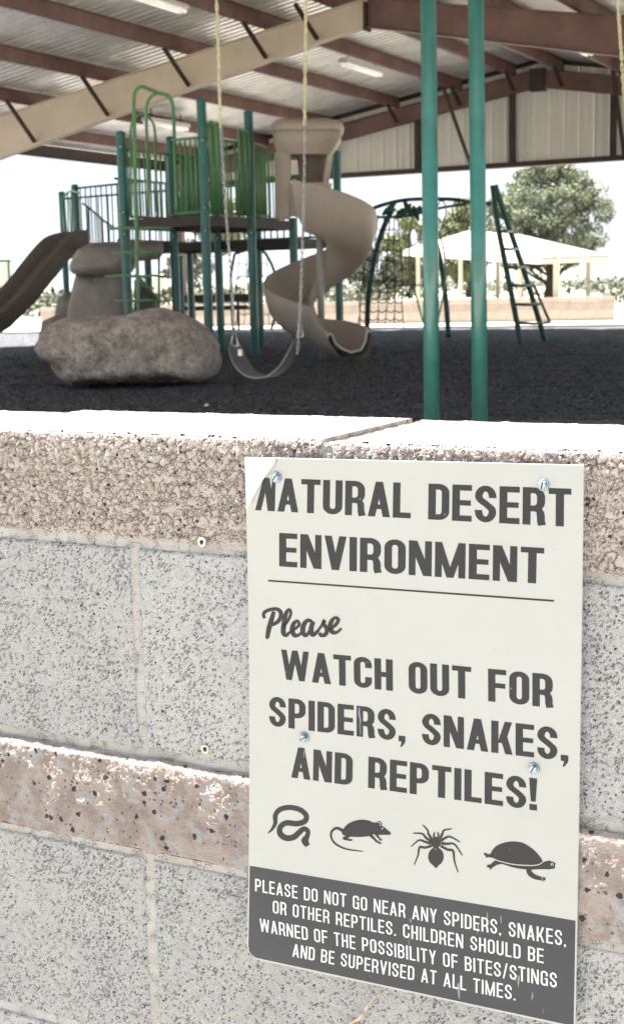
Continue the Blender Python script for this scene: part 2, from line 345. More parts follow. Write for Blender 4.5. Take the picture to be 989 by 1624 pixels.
# kerb and sunlit concrete strip beyond the mulch
nrm = Vector((-cd.y, cd.x, 0))
def strip(off0, off1, z0, z1, name, m, x0=-40, x1=8):
    a = cL+cd*(x0-cL.x)/cd.x; b = cL+cd*(x1-cL.x)/cd.x; mb = MB()
    q = [a+nrm*off0, b+nrm*off0, b+nrm*off1, a+nrm*off1]
    mb.add([Vector((p.x, p.y, z0)) for p in q]+[Vector((p.x, p.y, z1)) for p in q], [(0,3,2,1),(4,5,6,7),(0,1,5,4),(1,2,6,5),(2,3,7,6),(3,0,4,7)])
    return tag(mb.build(name, m), kind='structure')
strip(0, .16, GZ-.15, GZ+.05, 'kerb', M_CONC)
strip(.165, 3.4, GZ-.15, GZ+.045, 'path', M_CONC)

# ================================================================== BLOCK WALL
I = .0254
wall = thing('block_wall', 'low masonry wall of brown cap blocks and grey blocks carrying the warning sign', 'wall', (0.15, .1, GZ))
MJ = .1875*I
def face_grid(mb, x0, x1, z0, z1, y, step, rnd, tilt=(0, 0)):
    nx = max(2, int((x1-x0)/step)); nz = max(2, int((z1-z0)/step))
    xs = np.linspace(x0, x1, nx+1); zs = np.linspace(z0, z1, nz+1)
    X, Z = np.meshgrid(xs, zs)
    e = np.minimum(np.minimum(X-x0, x1-X), np.minimum(Z-z0, z1-Z))
    Y = y + rnd*np.clip(1-e/rnd, 0, 1)**2 + tilt[0]*(X-x0) + tilt[1]*(Z-z0)
    return X, Y, Z
def block(kind, x0, x1, z0, z1, yf, step, dz=0, tilt=(0, 0)):
    X, Y, Z = face_grid(None, x0, x1, z0, z1+dz, yf, step, .0025 if kind != 'split' else .005, tilt)
    h, wd = X.shape; vs = np.stack([X, Y, Z], -1).reshape(-1, 3)
    idx = np.arange(h*wd).reshape(h, wd)
    F = np.stack([idx[:-1, :-1], idx[:-1, 1:], idx[1:, 1:], idx[1:, :-1]], -1).reshape(-1, 4)
    mats = [0]*len(F); yb = .195
    parts_v = [vs]; parts_f = [F]; base = len(vs)
    def addgrid(P, mi, flip=False):
        nonlocal base, mats
        a, b = P.shape[:2]; ii = np.arange(a*b).reshape(a, b)+base
        q = np.stack([ii[:-1, :-1], ii[:-1, 1:], ii[1:, 1:], ii[1:, :-1]], -1).reshape(-1, 4)
        if flip: q = q[:, ::-1]
        parts_v.append(P.reshape(-1, 3)); parts_f.append(q); mats += [mi]*len(q); base += a*b
    # top: starts on the front grid's own top row
    if kind == 'cap':
        ny = int((yb)/(step*1.5)); t = np.linspace(0, 1, ny+1)[:, None]
        yy = Y[-1][None, :]*(1-t)+yb*t; P = np.stack([np.repeat(X[-1][None], ny+1, 0), yy, np.full_like(yy, z1+dz)], -1)
        ex = np.minimum(P[..., 0]-x0, x1-P[..., 0]); ey = np.minimum(P[..., 1]-yf, yb-P[..., 1])
        P[..., 2] -= .003*np.clip(1-np.minimum(ex, ey)/.005, 0, 1)**2*(ey > 0)
        P[0, :, 2] = Z[-1]
        addgrid(P, 1)
    else:
        P = np.array([[(x0, Y[-1].mean(), z1+dz), (x1, Y[-1].mean(), z1+dz)], [(x0, yb, z1+dz), (x1, yb, z1+dz)]]); addgrid(P, 1)
    yy0 = yf+.004
    addgrid(np.array([[(x0, yy0, z0), (x0, yb, z0)], [(x0, yy0, z1+dz), (x0, yb, z1+dz)]]), 1, True)
    addgrid(np.array([[(x1, yy0, z0), (x1, yb, z0)], [(x1, yy0, z1+dz), (x1, yb, z1+dz)]]), 1)
    addgrid(np.array([[(x0, yy0, z0), (x1, yy0, z0)], [(x0, yb, z0), (x1, yb, z0)]]), 1, True)
    addgrid(np.array([[(x0, yb, z0), (x1, yb, z0)], [(x0, yb, z1+dz), (x1, yb, z1+dz)]]), 1, True)
    V = np.concatenate(parts_v) - np.array(ORG[wall.name]); FF = np.concatenate(parts_f)
    me = bpy.data.meshes.new('block'); me.vertices.add(len(V)); me.vertices.foreach_set('co', V.astype(np.float32).ravel())
    me.loops.add(FF.size); me.loops.foreach_set('vertex_index', FF.astype(np.int32).ravel())
    me.polygons.add(len(FF)); me.polygons.foreach_set('loop_start', np.arange(0, FF.size, 4, dtype=np.int32)); me.polygons.foreach_set('loop_total', np.full(len(FF), 4, np.int32))
    mf = {'cap': M_CAP, 'grey': M_GREY, 'split': M_SPLIT}[kind]
    me.materials.append(mf); me.materials.append({'cap': M_TOP, 'grey': M_GREY2, 'split': M_SPLIT2}[kind])
    me.polygons.foreach_set('material_index', np.array(mats, np.int32)); me.polygons.foreach_set('use_smooth', np.ones(len(FF), bool))
    me.update(calc_edges=True); me.validate()
    o = link({'cap': 'cap_block', 'grey': 'grey_block', 'split': 'split_face_block'}[kind], me, None, wall)
    return o
M_GREY2 = mat('grey_block_side', (.43, .425, .41), .92, bump=.6, bs=300, coords='Object')
M_SPLIT2 = mat('split_block_side', (.50, .42, .37), .92, bump=.6, bs=300, var=.2, vs=120)
courses = [('cap', 0, -4, 8, .0, 0), ('grey', -4, -12, 0, .0006, 0), ('split', -12, -16, 8, -.0060, 0), ('grey', -16, -24, 0, .001, 0), ('grey', -24, -31.6, 8, 0, 0)]
rb = random.Random(5)
for kind, zt, zb, ph, yf, _ in courses:
    for k in range(-7, 9):
        a, b = ph+16*(k-1), ph+16*k
        vis = b > -8 and a < 22 and zt > -26
        z1 = zt*I-(MJ if zt else 0); z0 = zb*I+MJ
        if zb < -31: z0 = GZ-.06
        block(kind, a*I+MJ, b*I-MJ, z0, z1, yf+rb.uniform(-.0006, .0006), (.0013 if vis else .008),
              dz={0: .0008, 1: 0.0, 2: -.0006}.get(k % 3, 0)*(kind == 'cap')*2, tilt=(rb.uniform(-.0007, .0007), 0))
# mortar: a recessed bed, kept just behind the block faces
mo = MB()
def mgrid(x0, x1, z0, z1, y, step=.003):
    X, Y, Z = face_grid(None, x0, x1, z0, z1, y, step, .0001)
    mo.grid([[(X[i, j], Y[i, j], Z[i, j]) for j in range(X.shape[1])] for i in range(X.shape[0])])
for zt, y in ((-4, .0034), (-12, .0030), (-16, .0030), (-24, .0034)):
    mgrid(-.25, .68, zt*I-MJ*1.5, zt*I+MJ*1.5, y, .0022)
for zt, zb, ph in ((0, -4, 8), (-4, -12, 0), (-12, -16, 8), (-16, -24, 0)):
    for k in range(-1, 3):
        x = (ph+16*k-16)*I
        if -.25 < x < .68: mgrid(x-MJ*1.4, x+MJ*1.4, zb*I, zt*I-(.001 if zt == 0 else 0), .0026, .0022)
o = mo.build('mortar_joint', M_MORTAR, wall, smooth=True)
mc = MB(); mc.box((-2.8, .0085, GZ-.06), (3.2, .188, -.0035)); mc.build('mortar_core', M_MORTAR, wall)
ms = MB()
ms.box((.2032-MJ, .004, -.03), (.2032+MJ, .19, -.0022)); ms.box((-.2032-MJ, .004, -.03), (-.2032+MJ, .19, -.003)); ms.build('cap_joint', M_MORTAR, wall)

# wall plugs left in the joints
def plug(px, py, label, r=.0032):
    c = ony(px, py, -.0005); mb = MB()
    mb.tube([c+Vector((r*math.cos(a), -.0012+.0006*math.sin(2*a), r*1.05*math.sin(a))) for a in [2*PI*k/20 for k in range(20)]], .0011, 8, closed=True)
    mb2 = MB(); mb2.tube([c+Vector((0, .004, 0)), c+Vector((0, -.0004, 0))], r*.8, 12)
    t = thing('wall_plug', label, 'wall plug', c, 'plastic plugs left in the wall')
    mb.build('rim', mat('plug_plastic', (.72, .66, .52), .5, bump=0), t, True); mb2.build('hole', mat('plug_hole', (.05, .045, .04), .9, bump=0), t)
plug(321, 860, 'small cream plastic plug in the mortar right under the brown cap course')
plug(326, 1188, 'small cream plastic plug low in the grey block left of the sign')

# ================================================================== SIGN
sc_tl, sc_tr, sc_br, sc_bl = (392, 724), (924, 738), (910, 1634), (392, 1519)
SY = -.0125      # sheet stands over the split-face course
P0 = {k: ony(*q, SY) for k, q in dict(tl=sc_tl, tr=sc_tr, br=sc_br, bl=sc_bl).items()}
def sguess(p):                       # sign-local 0..1 coordinates of a point on the sheet plane
    s, t = .5, .5
    for _ in range(6):
        q = (P0['bl']*(1-s)*(1-t)+P0['br']*s*(1-t)+P0['tl']*(1-s)*t+P0['tr']*s*t)
        s += (p.x-q.x)/.305; t += (p.z-q.z)/.468
    return s, t
def sy(s, t):                        # gentle bow of the thin sheet
    return SY + .004 - .0085*(abs(t-.42)*1.75)**2.2*(1-.75*s) - .0015*math.sin(3.1*s)*0
def onsign(px, py, lift=0.):
    y = SY
    for _ in range(4):
        p = ony(px, py, y); s, t = sguess(p); y = sy(s, t)-lift
    return p
def edge_pt(s, t, lift=0.):
    q = (P0['bl']*(1-s)*(1-t)+P0['br']*s*(1-t)+P0['tl']*(1-s)*t+P0['tr']*s*t)
    return Vector((q.x, sy(s, t)-lift, q.z))
M_SIGNB = mat('bare_sign_sheet', (.74, .75, .77), .35, metal=.1, var=.04, vs=30, bump=.05)
def film_mat(name, c, c2, scr=(.9, .9, .88), amt=.3):
    m, t, p, o = newmat(name); n = t.nodes.new; l = t.links.new
    tc = n('ShaderNodeTexCoord')
    a = n('ShaderNodeTexNoise'); a.inputs['Scale'].default_value = 9; a.inputs['Detail'].default_value = 8; a.inputs['Roughness'].default_value = .7
    r = n('ShaderNodeValToRGB'); e = r.color_ramp.elements; e[0].position = .35; e[1].position = .65; e[0].color = rgb(c2); e[1].color = rgb(c)
    # scratches: long stretched noise lines; grime specks
    mp = n('ShaderNodeMapping'); mp.inputs['Scale'].default_value = (60, 60, 9); mp.inputs['Rotation'].default_value = (0, .5, 0)
    s = n('ShaderNodeTexNoise'); s.inputs['Scale'].default_value = 3; s.inputs['Detail'].default_value = 3
    sr = n('ShaderNodeValToRGB'); sr.color_ramp.elements[0].position = .715; sr.color_ramp.elements[1].position = .73
    mx = n('ShaderNodeMix'); mx.data_type = 'RGBA'; mx.inputs['B'].default_value = rgb(scr)
    mu = n('ShaderNodeMath'); mu.operation = 'MULTIPLY'; mu.inputs[1].default_value = amt
    l(tc.outputs['Object'], a.inputs['Vector']); l(a.outputs['Fac'], r.inputs[0]); l(tc.outputs['Object'], mp.inputs[0]); l(mp.outputs[0], s.inputs['Vector']); l(s.outputs['Fac'], sr.inputs[0])
    l(sr.outputs[0], mu.inputs[0]); l(mu.outputs[0], mx.inputs['Factor']); l(r.outputs[0], mx.inputs['A']); l(mx.outputs['Result'], p.inputs['Base Color'])
    v = n('ShaderNodeTexVoronoi'); v.inputs['Scale'].default_value = 55; v.inputs['Randomness'].default_value = 1
    vr = n('ShaderNodeValToRGB'); vr.color_ramp.elements[0].position = .035; vr.color_ramp.elements[1].position = .06; vr.color_ramp.elements[0].color = (1, 1, 1, 1); vr.color_ramp.elements[1].color = (0, 0, 0, 1)
    m2 = n('ShaderNodeMix'); m2.data_type = 'RGBA'; m2.inputs['B'].default_value = rgb(tuple(x*.55+.05 for x in scr)); m3 = n('ShaderNodeMath'); m3.operation = 'MULTIPLY'; m3.inputs[1].default_value = amt
    l(tc.outputs['Object'], v.inputs['Vector']); l(v.outputs['Distance'], vr.inputs[0]); l(vr.outputs[0], m3.inputs[0]); l(m3.outputs[0], m2.inputs['Factor']); l(mx.outputs['Result'], m2.inputs['A']); l(m2.outputs['Result'], p.inputs['Base Color'])
    p.inputs['Roughness'].default_value = .42; p.inputs['Specular IOR Level'].default_value = .4
    return m
M_FILM = film_mat('cream_sign_film', (.475, .475, .45), (.45, .45, .42), (.45, .42, .36), .3)
M_INK = film_mat('dark_sign_ink', (.021, .0215, .024), (.015, .0155, .018), (.4, .39, .38), .5)
M_BAND = film_mat('grey_sign_band', (.048, .049, .056), (.038, .039, .046), (.4, .4, .4), .55)
M_WINK = film_mat('white_sign_ink', (.72, .71, .68), (.66, .65, .62), (.3, .3, .3), .2)
sign = thing('warning_sign', 'cream and grey warning notice with black lettering screwed to the block wall', 'sign', (P0['bl']+P0['br'])/2)
# peel line of the film, in image order from top edge to left edge
peel = [(437, 722), (434, 732), (425, 746), (416, 759), (409, 772), (402, 785), (396, 798), (391, 812), (386, 830)]
def peel_x(py):
    for a, b in zip(peel, peel[1:]):
        if a[1] <= py <= b[1]: return a[0]+(b[0]-a[0])*(py-a[1])/(b[1]-a[1])
    return 440 if py < 723 else -1
PLP = [onsign(*q) for q in peel]
def peelX(z):
    for a, b in zip(PLP, PLP[1:]):
        if b.z <= z <= a.z: return a.x+(b.x-a.x)*(z-a.z)/(b.z-a.z)
    return PLP[0].x if z > PLP[0].z else -9
def sheet(lift, th, clip=False, n=40, m=60, round_bl=True):
    mb = MB(); rows = []
    for j in range(m+1):
        t = j/m; row = []
        for i in range(n+1):
            s = i/n; p = edge_pt(s, t, lift)
            if round_bl and t < .02: # rounded lower-left corner
                if s < .03: p += (edge_pt(.03, .02, lift)-p)*(.5*max(0, 1-(s/.03))*max(0, 1-t/.02))
            if clip:
                px = peelX(p.z)
                if p.x < px:
                    k = (s, t); p = Vector((px, p.y-.0006, p.z))
            row.append(p)
        rows.append(row)
    mb.grid(rows)
    b = [[p+Vector((0, th, 0)) for p in r] for r in rows]; mb.grid([r[::-1] for r in b])
    rim = [rows[0][i] for i in range(n+1)]+[rows[j][n] for j in range(1, m+1)]+[rows[m][i] for i in range(n-1, -1, -1)]+[rows[j][0] for j in range(m-1, 0, -1)]
    rb_ = [p+Vector((0, th, 0)) for p in rim]; mb.grid([rb_+[rb_[0]], rim+[rim[0]]])
    return mb
sheet(0, .0012).build('backing_sheet', M_SIGNB, sign, 'auto')
sheet(.00045, .0003, clip=True).build('printed_film', M_FILM, sign, 'auto')
# curled lip of the peeled film
lip = MB(); rows = []
for k, q in enumerate(catmull(PLP[:-2], 5)):
    row = []
    wdt = .0030*math.sin(min(1, k/6+.15)*PI/2)*(1-.5*k/36)
    for a in range(7):
        f = a/6; row.append(q+Vector((-wdt*.15*f+wdt*.9*f, -.0006-.0022*math.sin(f*PI*.75), -wdt*.35*f)))
    rows.append(row)
lip.grid(rows); lip.build('curled_film_edge', mat('yellowed_film', (.66, .60, .47), .4, var=.1, vs=90, bump=.1), sign, True)
# footer band
band_t, mb = [], MB(); rows = []
TLb, TRb = (395.5, 1373), (915.5, 1461)
tl_, tr_ = onsign(*TLb), onsign(*TRb)
s0, t0 = sguess(tl_); s1, t1 = sguess(tr_)
for j in range(17):
    row = []
    for i in range(41):
        s = .004+.992*i/40; tt = (t0+(t1-t0)*i/40); t = .004+(tt-.004)*j/16; p = edge_pt(s, t, .0006)
        if t < .02 and s < .03: p += (edge_pt(.03, .02, .0006)-p)*(.55*max(0, 1-(s/.03))*max(0, 1-t/.02))
        row.append(p)
    rows.append(row)
mb.grid(rows); mb.build('footer_band', M_BAND, sign, True)

# ---- lettering: condensed grotesque drawn from strokes; each glyph = list of quads strips in (x, y), cap height 1
def arcp(cx, cy, rx, ry, a0, a1, n=8): return [(cx+rx*math.cos(math.radians(a0+(a1-a0)*i/n)), cy+ry*math.sin(math.radians(a0+(a1-a0)*i/n))) for i in range(n+1)]
def pen(path, wx, wy, closed=False):
    n = len(path); quads = []; L_, R_ = [], []
    for i in range(n):
        if closed: a, b = path[i-1], path[(i+1) % n]
        else: a, b = path[max(i-1, 0)], path[min(i+1, n-1)]
        dx, dy = b[0]-a[0], b[1]-a[1]; d = math.hypot(dx, dy) or 1; nx, ny = -dy/d, dx/d
        L_.append((path[i][0]+nx*wx/2, path[i][1]+ny*wy/2)); R_.append((path[i][0]-nx*wx/2, path[i][1]-ny*wy/2))
    for i in range(n if closed else n-1):
        j = (i+1) % n; quads.append([R_[i], R_[j], L_[j], L_[i]])
    return quads
def para(xb, xt, w, y0=0., y1=1.): return [[(xb, y0), (xb+w, y0), (xt+w, y1), (xt, y1)]]
def rect(x0, y0, x1, y1): return [[(x0, y0), (x1, y0), (x1, y1), (x0, y1)]]
def glyph(c, v, h, wd):
    """v stem, h bar thickness, wd letter width -> (list of strokes, advance width)"""
    x0, x1, y0, y1 = v/2, wd-v/2, h/2, 1-h/2; rx = (wd-v)/2; ry = rx*.92; cx = wd/2
    S = []
    if c == ' ': return [], wd*.62
    if c == 'I': return [rect(0, 0, v, 1)], v
    if c == 'T': return [rect(0, 1-h, wd, 1), rect(cx-v/2, 0, cx+v/2, 1-h)], wd
    if c == 'L': return [rect(0, 0, v, 1), rect(v, 0, wd*.88, h)], wd*.88
    if c in 'EF':
        q = wd*.92; S = [rect(0, 0, v, 1), rect(v, 1-h, q, 1), rect(v, .5-h*.42, q*.95, .5+h*.5)]
        if c == 'E': S.append(rect(v, 0, q, h))
        return S, q
    if c == 'H': return [rect(0, 0, v, 1), rect(wd-v, 0, wd, 1), rect(v, .5-h/2, wd-v, .5+h/2)], wd
    if c == 'N': q = wd*1.06; return [rect(0, 0, v*.88, 1), rect(q-v*.88, 0, q, 1), para(q-v*1.08, 0, v*1.08)], q
    if c == 'M': q = wd*1.38; k = v*.88; return [rect(0, 0, k, 1), rect(q-k, 0, q, 1), para(q/2-k/2, 0, k), para(q/2-k/2, q-k, k)], q
    if c == 'W': q = wd*1.62; k = v*.88; return [para(q*.17, 0, k), para(q*.17, q*.5-k/2, k), para(q*.83-k, q*.5-k/2, k), para(q*.83-k, q-k, k)], q
    if c == 'V': q = wd*1.08; return [para(q/2-v/2, 0, v), para(q/2-v/2, q-v, v)], q
    if c == 'A': q = wd*1.10; return [para(0, q/2-v/2, v), para(q-v, q/2-v/2, v), rect(q*.25, .22, q*.75, .22+h*.85)], q
    if c == 'Y': q = wd*1.06; return [rect(q/2-v/2, 0, q/2+v/2, .45), para(q/2-v/2, 0, v, .42, 1), para(q/2-v/2, q-v, v, .42, 1)], q
    if c == 'K': return [rect(0, 0, v, 1), para(v*.9, wd*1.05-v, v, .33, 1), para(wd*1.08-v, v*1.15, v, 0, .58)], wd*1.08
    if c == 'U': return [pen([(x0, 1), (x0, .7)]+arcp(cx, y0+ry, rx, ry, 180, 360, 14)+[(x1, .7), (x1, 1)], v, h)], wd
    if c == 'O': return [pen(arcp(cx, y1-ry, rx, ry, 0, 180, 14)+arcp(cx, y0+ry, rx, ry, 180, 360, 14), v, h, True)], wd
    if c in 'CG':
        p = [(x1, .66)]+arcp(cx, y1-ry, rx, ry, 0, 180, 14)+arcp(cx, y0+ry, rx, ry, 180, 360, 14)+[(x1, .36 if c == 'C' else .44)]
        S = [pen(p, v, h)]
        if c == 'G': S += [rect(cx+.02, .53-h*.75, wd, .53), rect(wd-v*.55, 0, wd, .3)]
        return S, wd
    if c == 'D': return [rect(0, 0, v, 1), pen([(v*.8, y1)]+arcp(x1-rx, y1-ry, rx, ry, 90, 0, 8)+arcp(x1-rx, y0+ry, rx, ry, 0, -90, 8)+[(v*.8, y0)], v, h)], wd
    if c in 'PR':
        m = .44; r2 = (y1-m-h*.0)/2; cyy = (y1+m)/2; rr = min(rx, r2)
        S = [rect(0, 0, v, 1), pen([(v*.8, y1)]+arcp(x1-rr, y1-rr, rr, rr, 90, 0, 8)+arcp(x1-rr, m+rr, rr, rr, 0, -90, 8)+[(v*.8, m)], v, h)]
        if c == 'R': S.append(pen([(x1-rr*.9, m), (x1-rr*.3, m-.03), (x1-.015, m-.11), (x1, m-.2), (x1+.0, .12), (x1+.03, 0)], v*.98, h))
        return S, wd*1.02
    if c == 'B':
        m = .52; r1 = (y1-m)/2; r2 = (m-y0)/2; S = [rect(0, 0, v, 1)]
        for a, b, r in ((y1, m, r1), (m, y0, r2)):
            r = min(rx, r); S.append(pen([(v*.8, a)]+arcp(x1-r, a-r, r, r, 90, 0, 8)+arcp(x1-r, b+r, r, r, 0, -90, 8)+[(v*.8, b)], v, h))
        return S, wd
    if c == 'S':
        ry1 = (1-h)*.26
        p = [(x1, .67)]+arcp(cx, y1-ry1, rx, ry1, 0, 180, 12)+[(x0+.01, .665), (x0+.05, .60), (cx, .51), (x1-.05, .405), (x1-.01, .35)]+arcp(cx, y0+ry1, rx, ry1, 0, -180, 12)+[(x0, .33)]
        return [pen(p, v*.97, h)], wd
    if c == '.': return [rect(0, 0, v*1.02, v*.95)], v
    if c == ',': return [rect(0, 0, v, v*.95), [[(v*.25, -v*.95), (v*.55, -v*.8), (v, 0), (v*.45, 0)]]], v
    if c == '!': return [rect(0, 0, v, .19), [[(v*.18, .27), (v*.82, .27), (v*1.03, 1), (-v*.03, 1)]]], v*1.05
    if c == '/': return [para(0, wd*.5, v*.8, -.04, 1.04)], wd*.72
    return [rect(0, 0, wd, 1)], wd
LIFT = .00062
def bil(q, s, t): return q[0]*(1-s)*(1-t)+q[1]*s*(1-t)+q[2]*s*t+q[3]*(1-s)*t
def resurf(p, lift):
    s, t = sguess(p); return Vector((p.x, sy(s, t)-lift, p.z))
def text_line(txt, BL, BR, TR, TL, v, h, wd, gap, name, m, clip=False, lift=LIFT):
    q = [onsign(*k) for k in (BL, BR, TR, TL)]
    items, x = [], 0
    for c in txt:
        g_, a = glyph(c, v, h, wd); items.append((g_, x)); x += a+(gap if c != ' ' else gap*.6)
        if c in '.,': x += gap*.2
    tot = x-gap; mb = MB()
    for strokes, x in items:
        for k, st in enumerate(strokes):
            for quad in st:
                pts = []
                for (a, b) in quad:
                    p = bil(q, (x+a)/tot, b); p = resurf(p, lift+k*.000035)
                    if clip: dx = p.x-q[3].x; p.x += max(0, peelX(p.z)+.0008-q[3].x)*max(0, min(1, 1-(dx-.0045)/.014))
                    pts.append(p)
                if clip and max(p.x for p in pts)-min(p.x for p in pts) < 1e-5: continue
                n = (pts[1]-pts[0]).cross(pts[2]-pts[0])
                if n.y > 0: pts = pts[::-1]
                mb.add(pts, [(0, 1, 2, 3)])
    return mb.build(name, m, sign)
text_line('NATURAL DESERT', (405, 809), (905.5, 835.5), (906, 775), (406, 757), .195, .155, .545, .075, 'headline_lettering', M_INK, True)
text_line('ENVIRONMENT', (443, 898), (862, 926), (863, 869), (443, 845), .195, .155, .545, .08, 'headline_lettering', M_INK)
text_line('WATCH OUT FOR', (447, 1077), (877, 1123), (877, 1070), (446, 1030), .195, .155, .53, .08, 'warning_lettering', M_INK)
text_line('SPIDERS, SNAKES,', (427, 1151), (902, 1208), (902, 1156), (427, 1104), .195, .155, .53, .08, 'warning_lettering', M_INK)
text_line('AND REPTILES!', (462, 1233), (852, 1286), (852, 1235), (463, 1184), .195, .155, .53, .08, 'warning_lettering', M_INK)
FT = dict(v=.125, h=.115, wd=.46, gap=.125, name='footer_lettering', m=M_WINK, lift=.00072)
text_line('PLEASE DO NOT GO NEAR ANY SPIDERS, SNAKES,', (405, 1413.5), (898, 1501), (898, 1477), (405, 1393.5), **FT)
text_line('OR OTHER REPTILES. CHILDREN SHOULD BE', (433, 1448), (862, 1528), (862, 1505), (433, 1428), **FT)
text_line('WARNED OF THE POSSIBILITY OF BITES/STINGS', (413, 1477), (883, 1567), (883, 1543.5), (412, 1456.5), **FT)
text_line('AND BE SUPERVISED AT ALL TIMES.', (464, 1517), (818, 1587), (818, 1564), (465, 1496.5), **FT)
def ink_path(pts, wds, name=None, mb=None, lift=LIFT, k=6, fac=1/1.705, o=(380, 1050)):
    """stroke given in image points on the sheet, width in the same units"""
    mb = mb or MB()
    P = catmull([Vector((a, b, 0)) for a, b in pts], k); n = len(P)
    Wd = [np.interp(i/(n-1)*(len(pts)-1), range(len(pts)), wds) for i in range(n)]
    Lr = []
    for i in range(n):
        t = P[min(i+1, n-1)]-P[max(i-1, 0)]; t.normalize(); nn = Vector((-t.y, t.x, 0))*Wd[i]/2
        a, b = P[i]+nn, P[i]-nn
        Lr.append([onsign(o[0]+a.x*fac, o[1]+a.y*fac, lift), onsign(o[0]+b.x*fac, o[1]+b.y*fac, lift)])
    for i in range(n-1):
        mb.add([Lr[i][1], Lr[i+1][1], Lr[i+1][0], Lr[i][0]], [(0, 1, 2, 3)])
    return mb
def ink_poly(pts, mb, lift=LIFT, k=4, fac=1/1.705, o=(380, 1050)):
    P = catmull([Vector((a, b, 0)) for a, b in pts], k, True)
    c = sum(P, Vector())/len(P); n = len(P)
    vs = [onsign(o[0]+p.x*fac, o[1]+p.y*fac, lift) for p in P]+[onsign(o[0]+c.x*fac, o[1]+c.y*fac, lift)]
    mb.add(vs, [(i, (i+1) % n, n) for i in range(n)]); return mb
def ell(cx, cy, rx, ry, a=0, n=12):
    a = math.radians(a); return [(cx+rx*math.cos(q)*math.cos(a)-ry*math.sin(q)*math.sin(a), cy+rx*math.cos(q)*math.sin(a)+ry*math.sin(q)*math.cos(a)) for q in [2*PI*i/n for i in range(n)]]
# rule
r1, r2 = (425, 921), (878, 953); mb = MB()
mb.add([onsign(425, 922.3, LIFT), onsign(878, 954.6, LIFT), onsign(878, 951.6, LIFT), onsign(425, 919.6, LIFT)], [(0, 1, 2, 3)]); mb.build('ruled_line', M_INK, sign)
# script word, strokes in full-image pixels
mb = MB(); KW = dict(fac=1, o=(0, 0))
SC = [([(419, 981), (418, 973), (425, 968), (438, 966), (445, 972), (443, 983), (434, 990), (426, 991)], [4, 5, 5, 5, 6, 6, 5, 4]),
      ([(434, 970), (430, 984), (426, 998), (424, 1010), (425, 1013)], [5, 7, 7, 6, 4]),
      ([(447, 997), (456, 985), (461, 973), (458, 967), (453, 974), (450, 990), (449, 1003), (453, 1008), (459, 1003)], [3, 4, 4, 4, 6, 7, 7, 5, 4]),
      ([(459, 1003), (467, 998), (474, 991), (471, 985), (465, 990), (463, 1000), (467, 1008), (474, 1007), (480, 1001)], [3, 4, 4, 4, 6, 7, 6, 4, 4]),
      ([(495, 987), (488, 984), (481, 992), (480, 1003), (485, 1008), (491, 1000), (496, 986)], [4, 5, 7, 7, 5, 4, 5]),
      ([(496, 986), (493, 998), (495, 1007), (501, 1004), (505, 999)], [6, 7, 6, 5, 4]),
      ([(504, 1000), (510, 992), (514, 984), (513, 990), (518, 998), (516, 1006), (509, 1008), (506, 1004)], [3, 4, 5, 5, 6, 6, 5, 4]),
      ([(517, 1003), (525, 997), (533, 990), (536, 983), (531, 980), (525, 986), (523, 996), (527, 1003), (534, 1003), (541, 997)], [3, 4, 5, 5, 4, 6, 7, 6, 4, 3])]
for i, (pts, wd) in enumerate(SC): ink_path(pts, [x*1.12 for x in wd], mb=mb, lift=LIFT+i*.00004, **KW)
mb.build('script_lettering', M_INK, sign)
# animals
mb = ink_path([(76, 464), (88, 452), (96, 436), (96, 416), (108, 400), (134, 394), (162, 400), (179, 415), (176, 431), (154, 438), (126, 436), (109, 448), (110, 466), (126, 477), (146, 474), (160, 462), (173, 452), (184, 458), (182, 472), (176, 484), (184, 498)],
              [2, 8, 11, 13, 14, 14, 14, 14, 15, 15, 15, 15, 16, 16, 16, 15, 14, 12, 13, 20, 12]); mb.build('snake_pictogram', M_INK, sign)
mb = MB()
ink_poly([(276, 460), (287, 443), (305, 432), (328, 427), (350, 430), (366, 440), (372, 450), (366, 464), (345, 472), (318, 474), (292, 472), (279, 468)], mb)
ink_poly([(358, 436), (372, 437), (388, 446), (408, 463), (404, 468), (388, 468), (368, 467), (356, 458)], mb, LIFT+.00004)
ink_poly(ell(376, 440, 8, 9), mb, LIFT+.00008)
ink_path([(280, 458), (262, 450), (248, 460), (248, 478), (262, 495), (290, 507), (333, 513)], [9, 7, 6, 5, 5, 4, 2], mb=mb, lift=LIFT+.00012)
ink_path([(297, 466), (290, 474), (280, 478), (296, 482), (304, 482)], [12, 9, 5, 5, 4], mb=mb, lift=LIFT+.00016)
ink_path([(352, 468), (362, 478), (370, 486), (382, 492)], [9, 6, 5, 4], mb=mb, lift=LIFT+.0002)
ink_path([(366, 464), (374, 474), (380, 482), (384, 480)], [7, 5, 4, 3], mb=mb, lift=LIFT+.00024)
mb.build('mouse_pictogram', M_INK, sign)
mb = MB(); ink_poly(ell(385, 451, 2.2, 2.2), mb, LIFT+.0003); ink_path([(372, 433), (379, 436), (380, 444)], [2, 2, 2], mb=mb, lift=LIFT+.0003); mb.build('mouse_eye', M_FILM, sign)
mb = MB()
ink_poly(ell(530, 527, 21, 25), mb); ink_poly(ell(530, 489, 14, 15), mb, LIFT+.00004); ink_poly([(522, 548), (538, 548), (530, 558)], mb, LIFT+.00008)
legs = [[(520, 482), (510, 466), (507, 455), (494, 441)], [(517, 486), (503, 476), (492, 465), (468, 464)], [(516, 492), (500, 487), (484, 483), (463, 500)], [(518, 498), (500, 503), (486, 502), (481, 525), (471, 549)],
        [(541, 480), (547, 466), (552, 456), (573, 452)], [(544, 485), (556, 476), (570, 474), (595, 488)], [(545, 491), (560, 493), (580, 494), (601, 524)], [(543, 498), (560, 508), (576, 512), (580, 540), (590, 570)]]
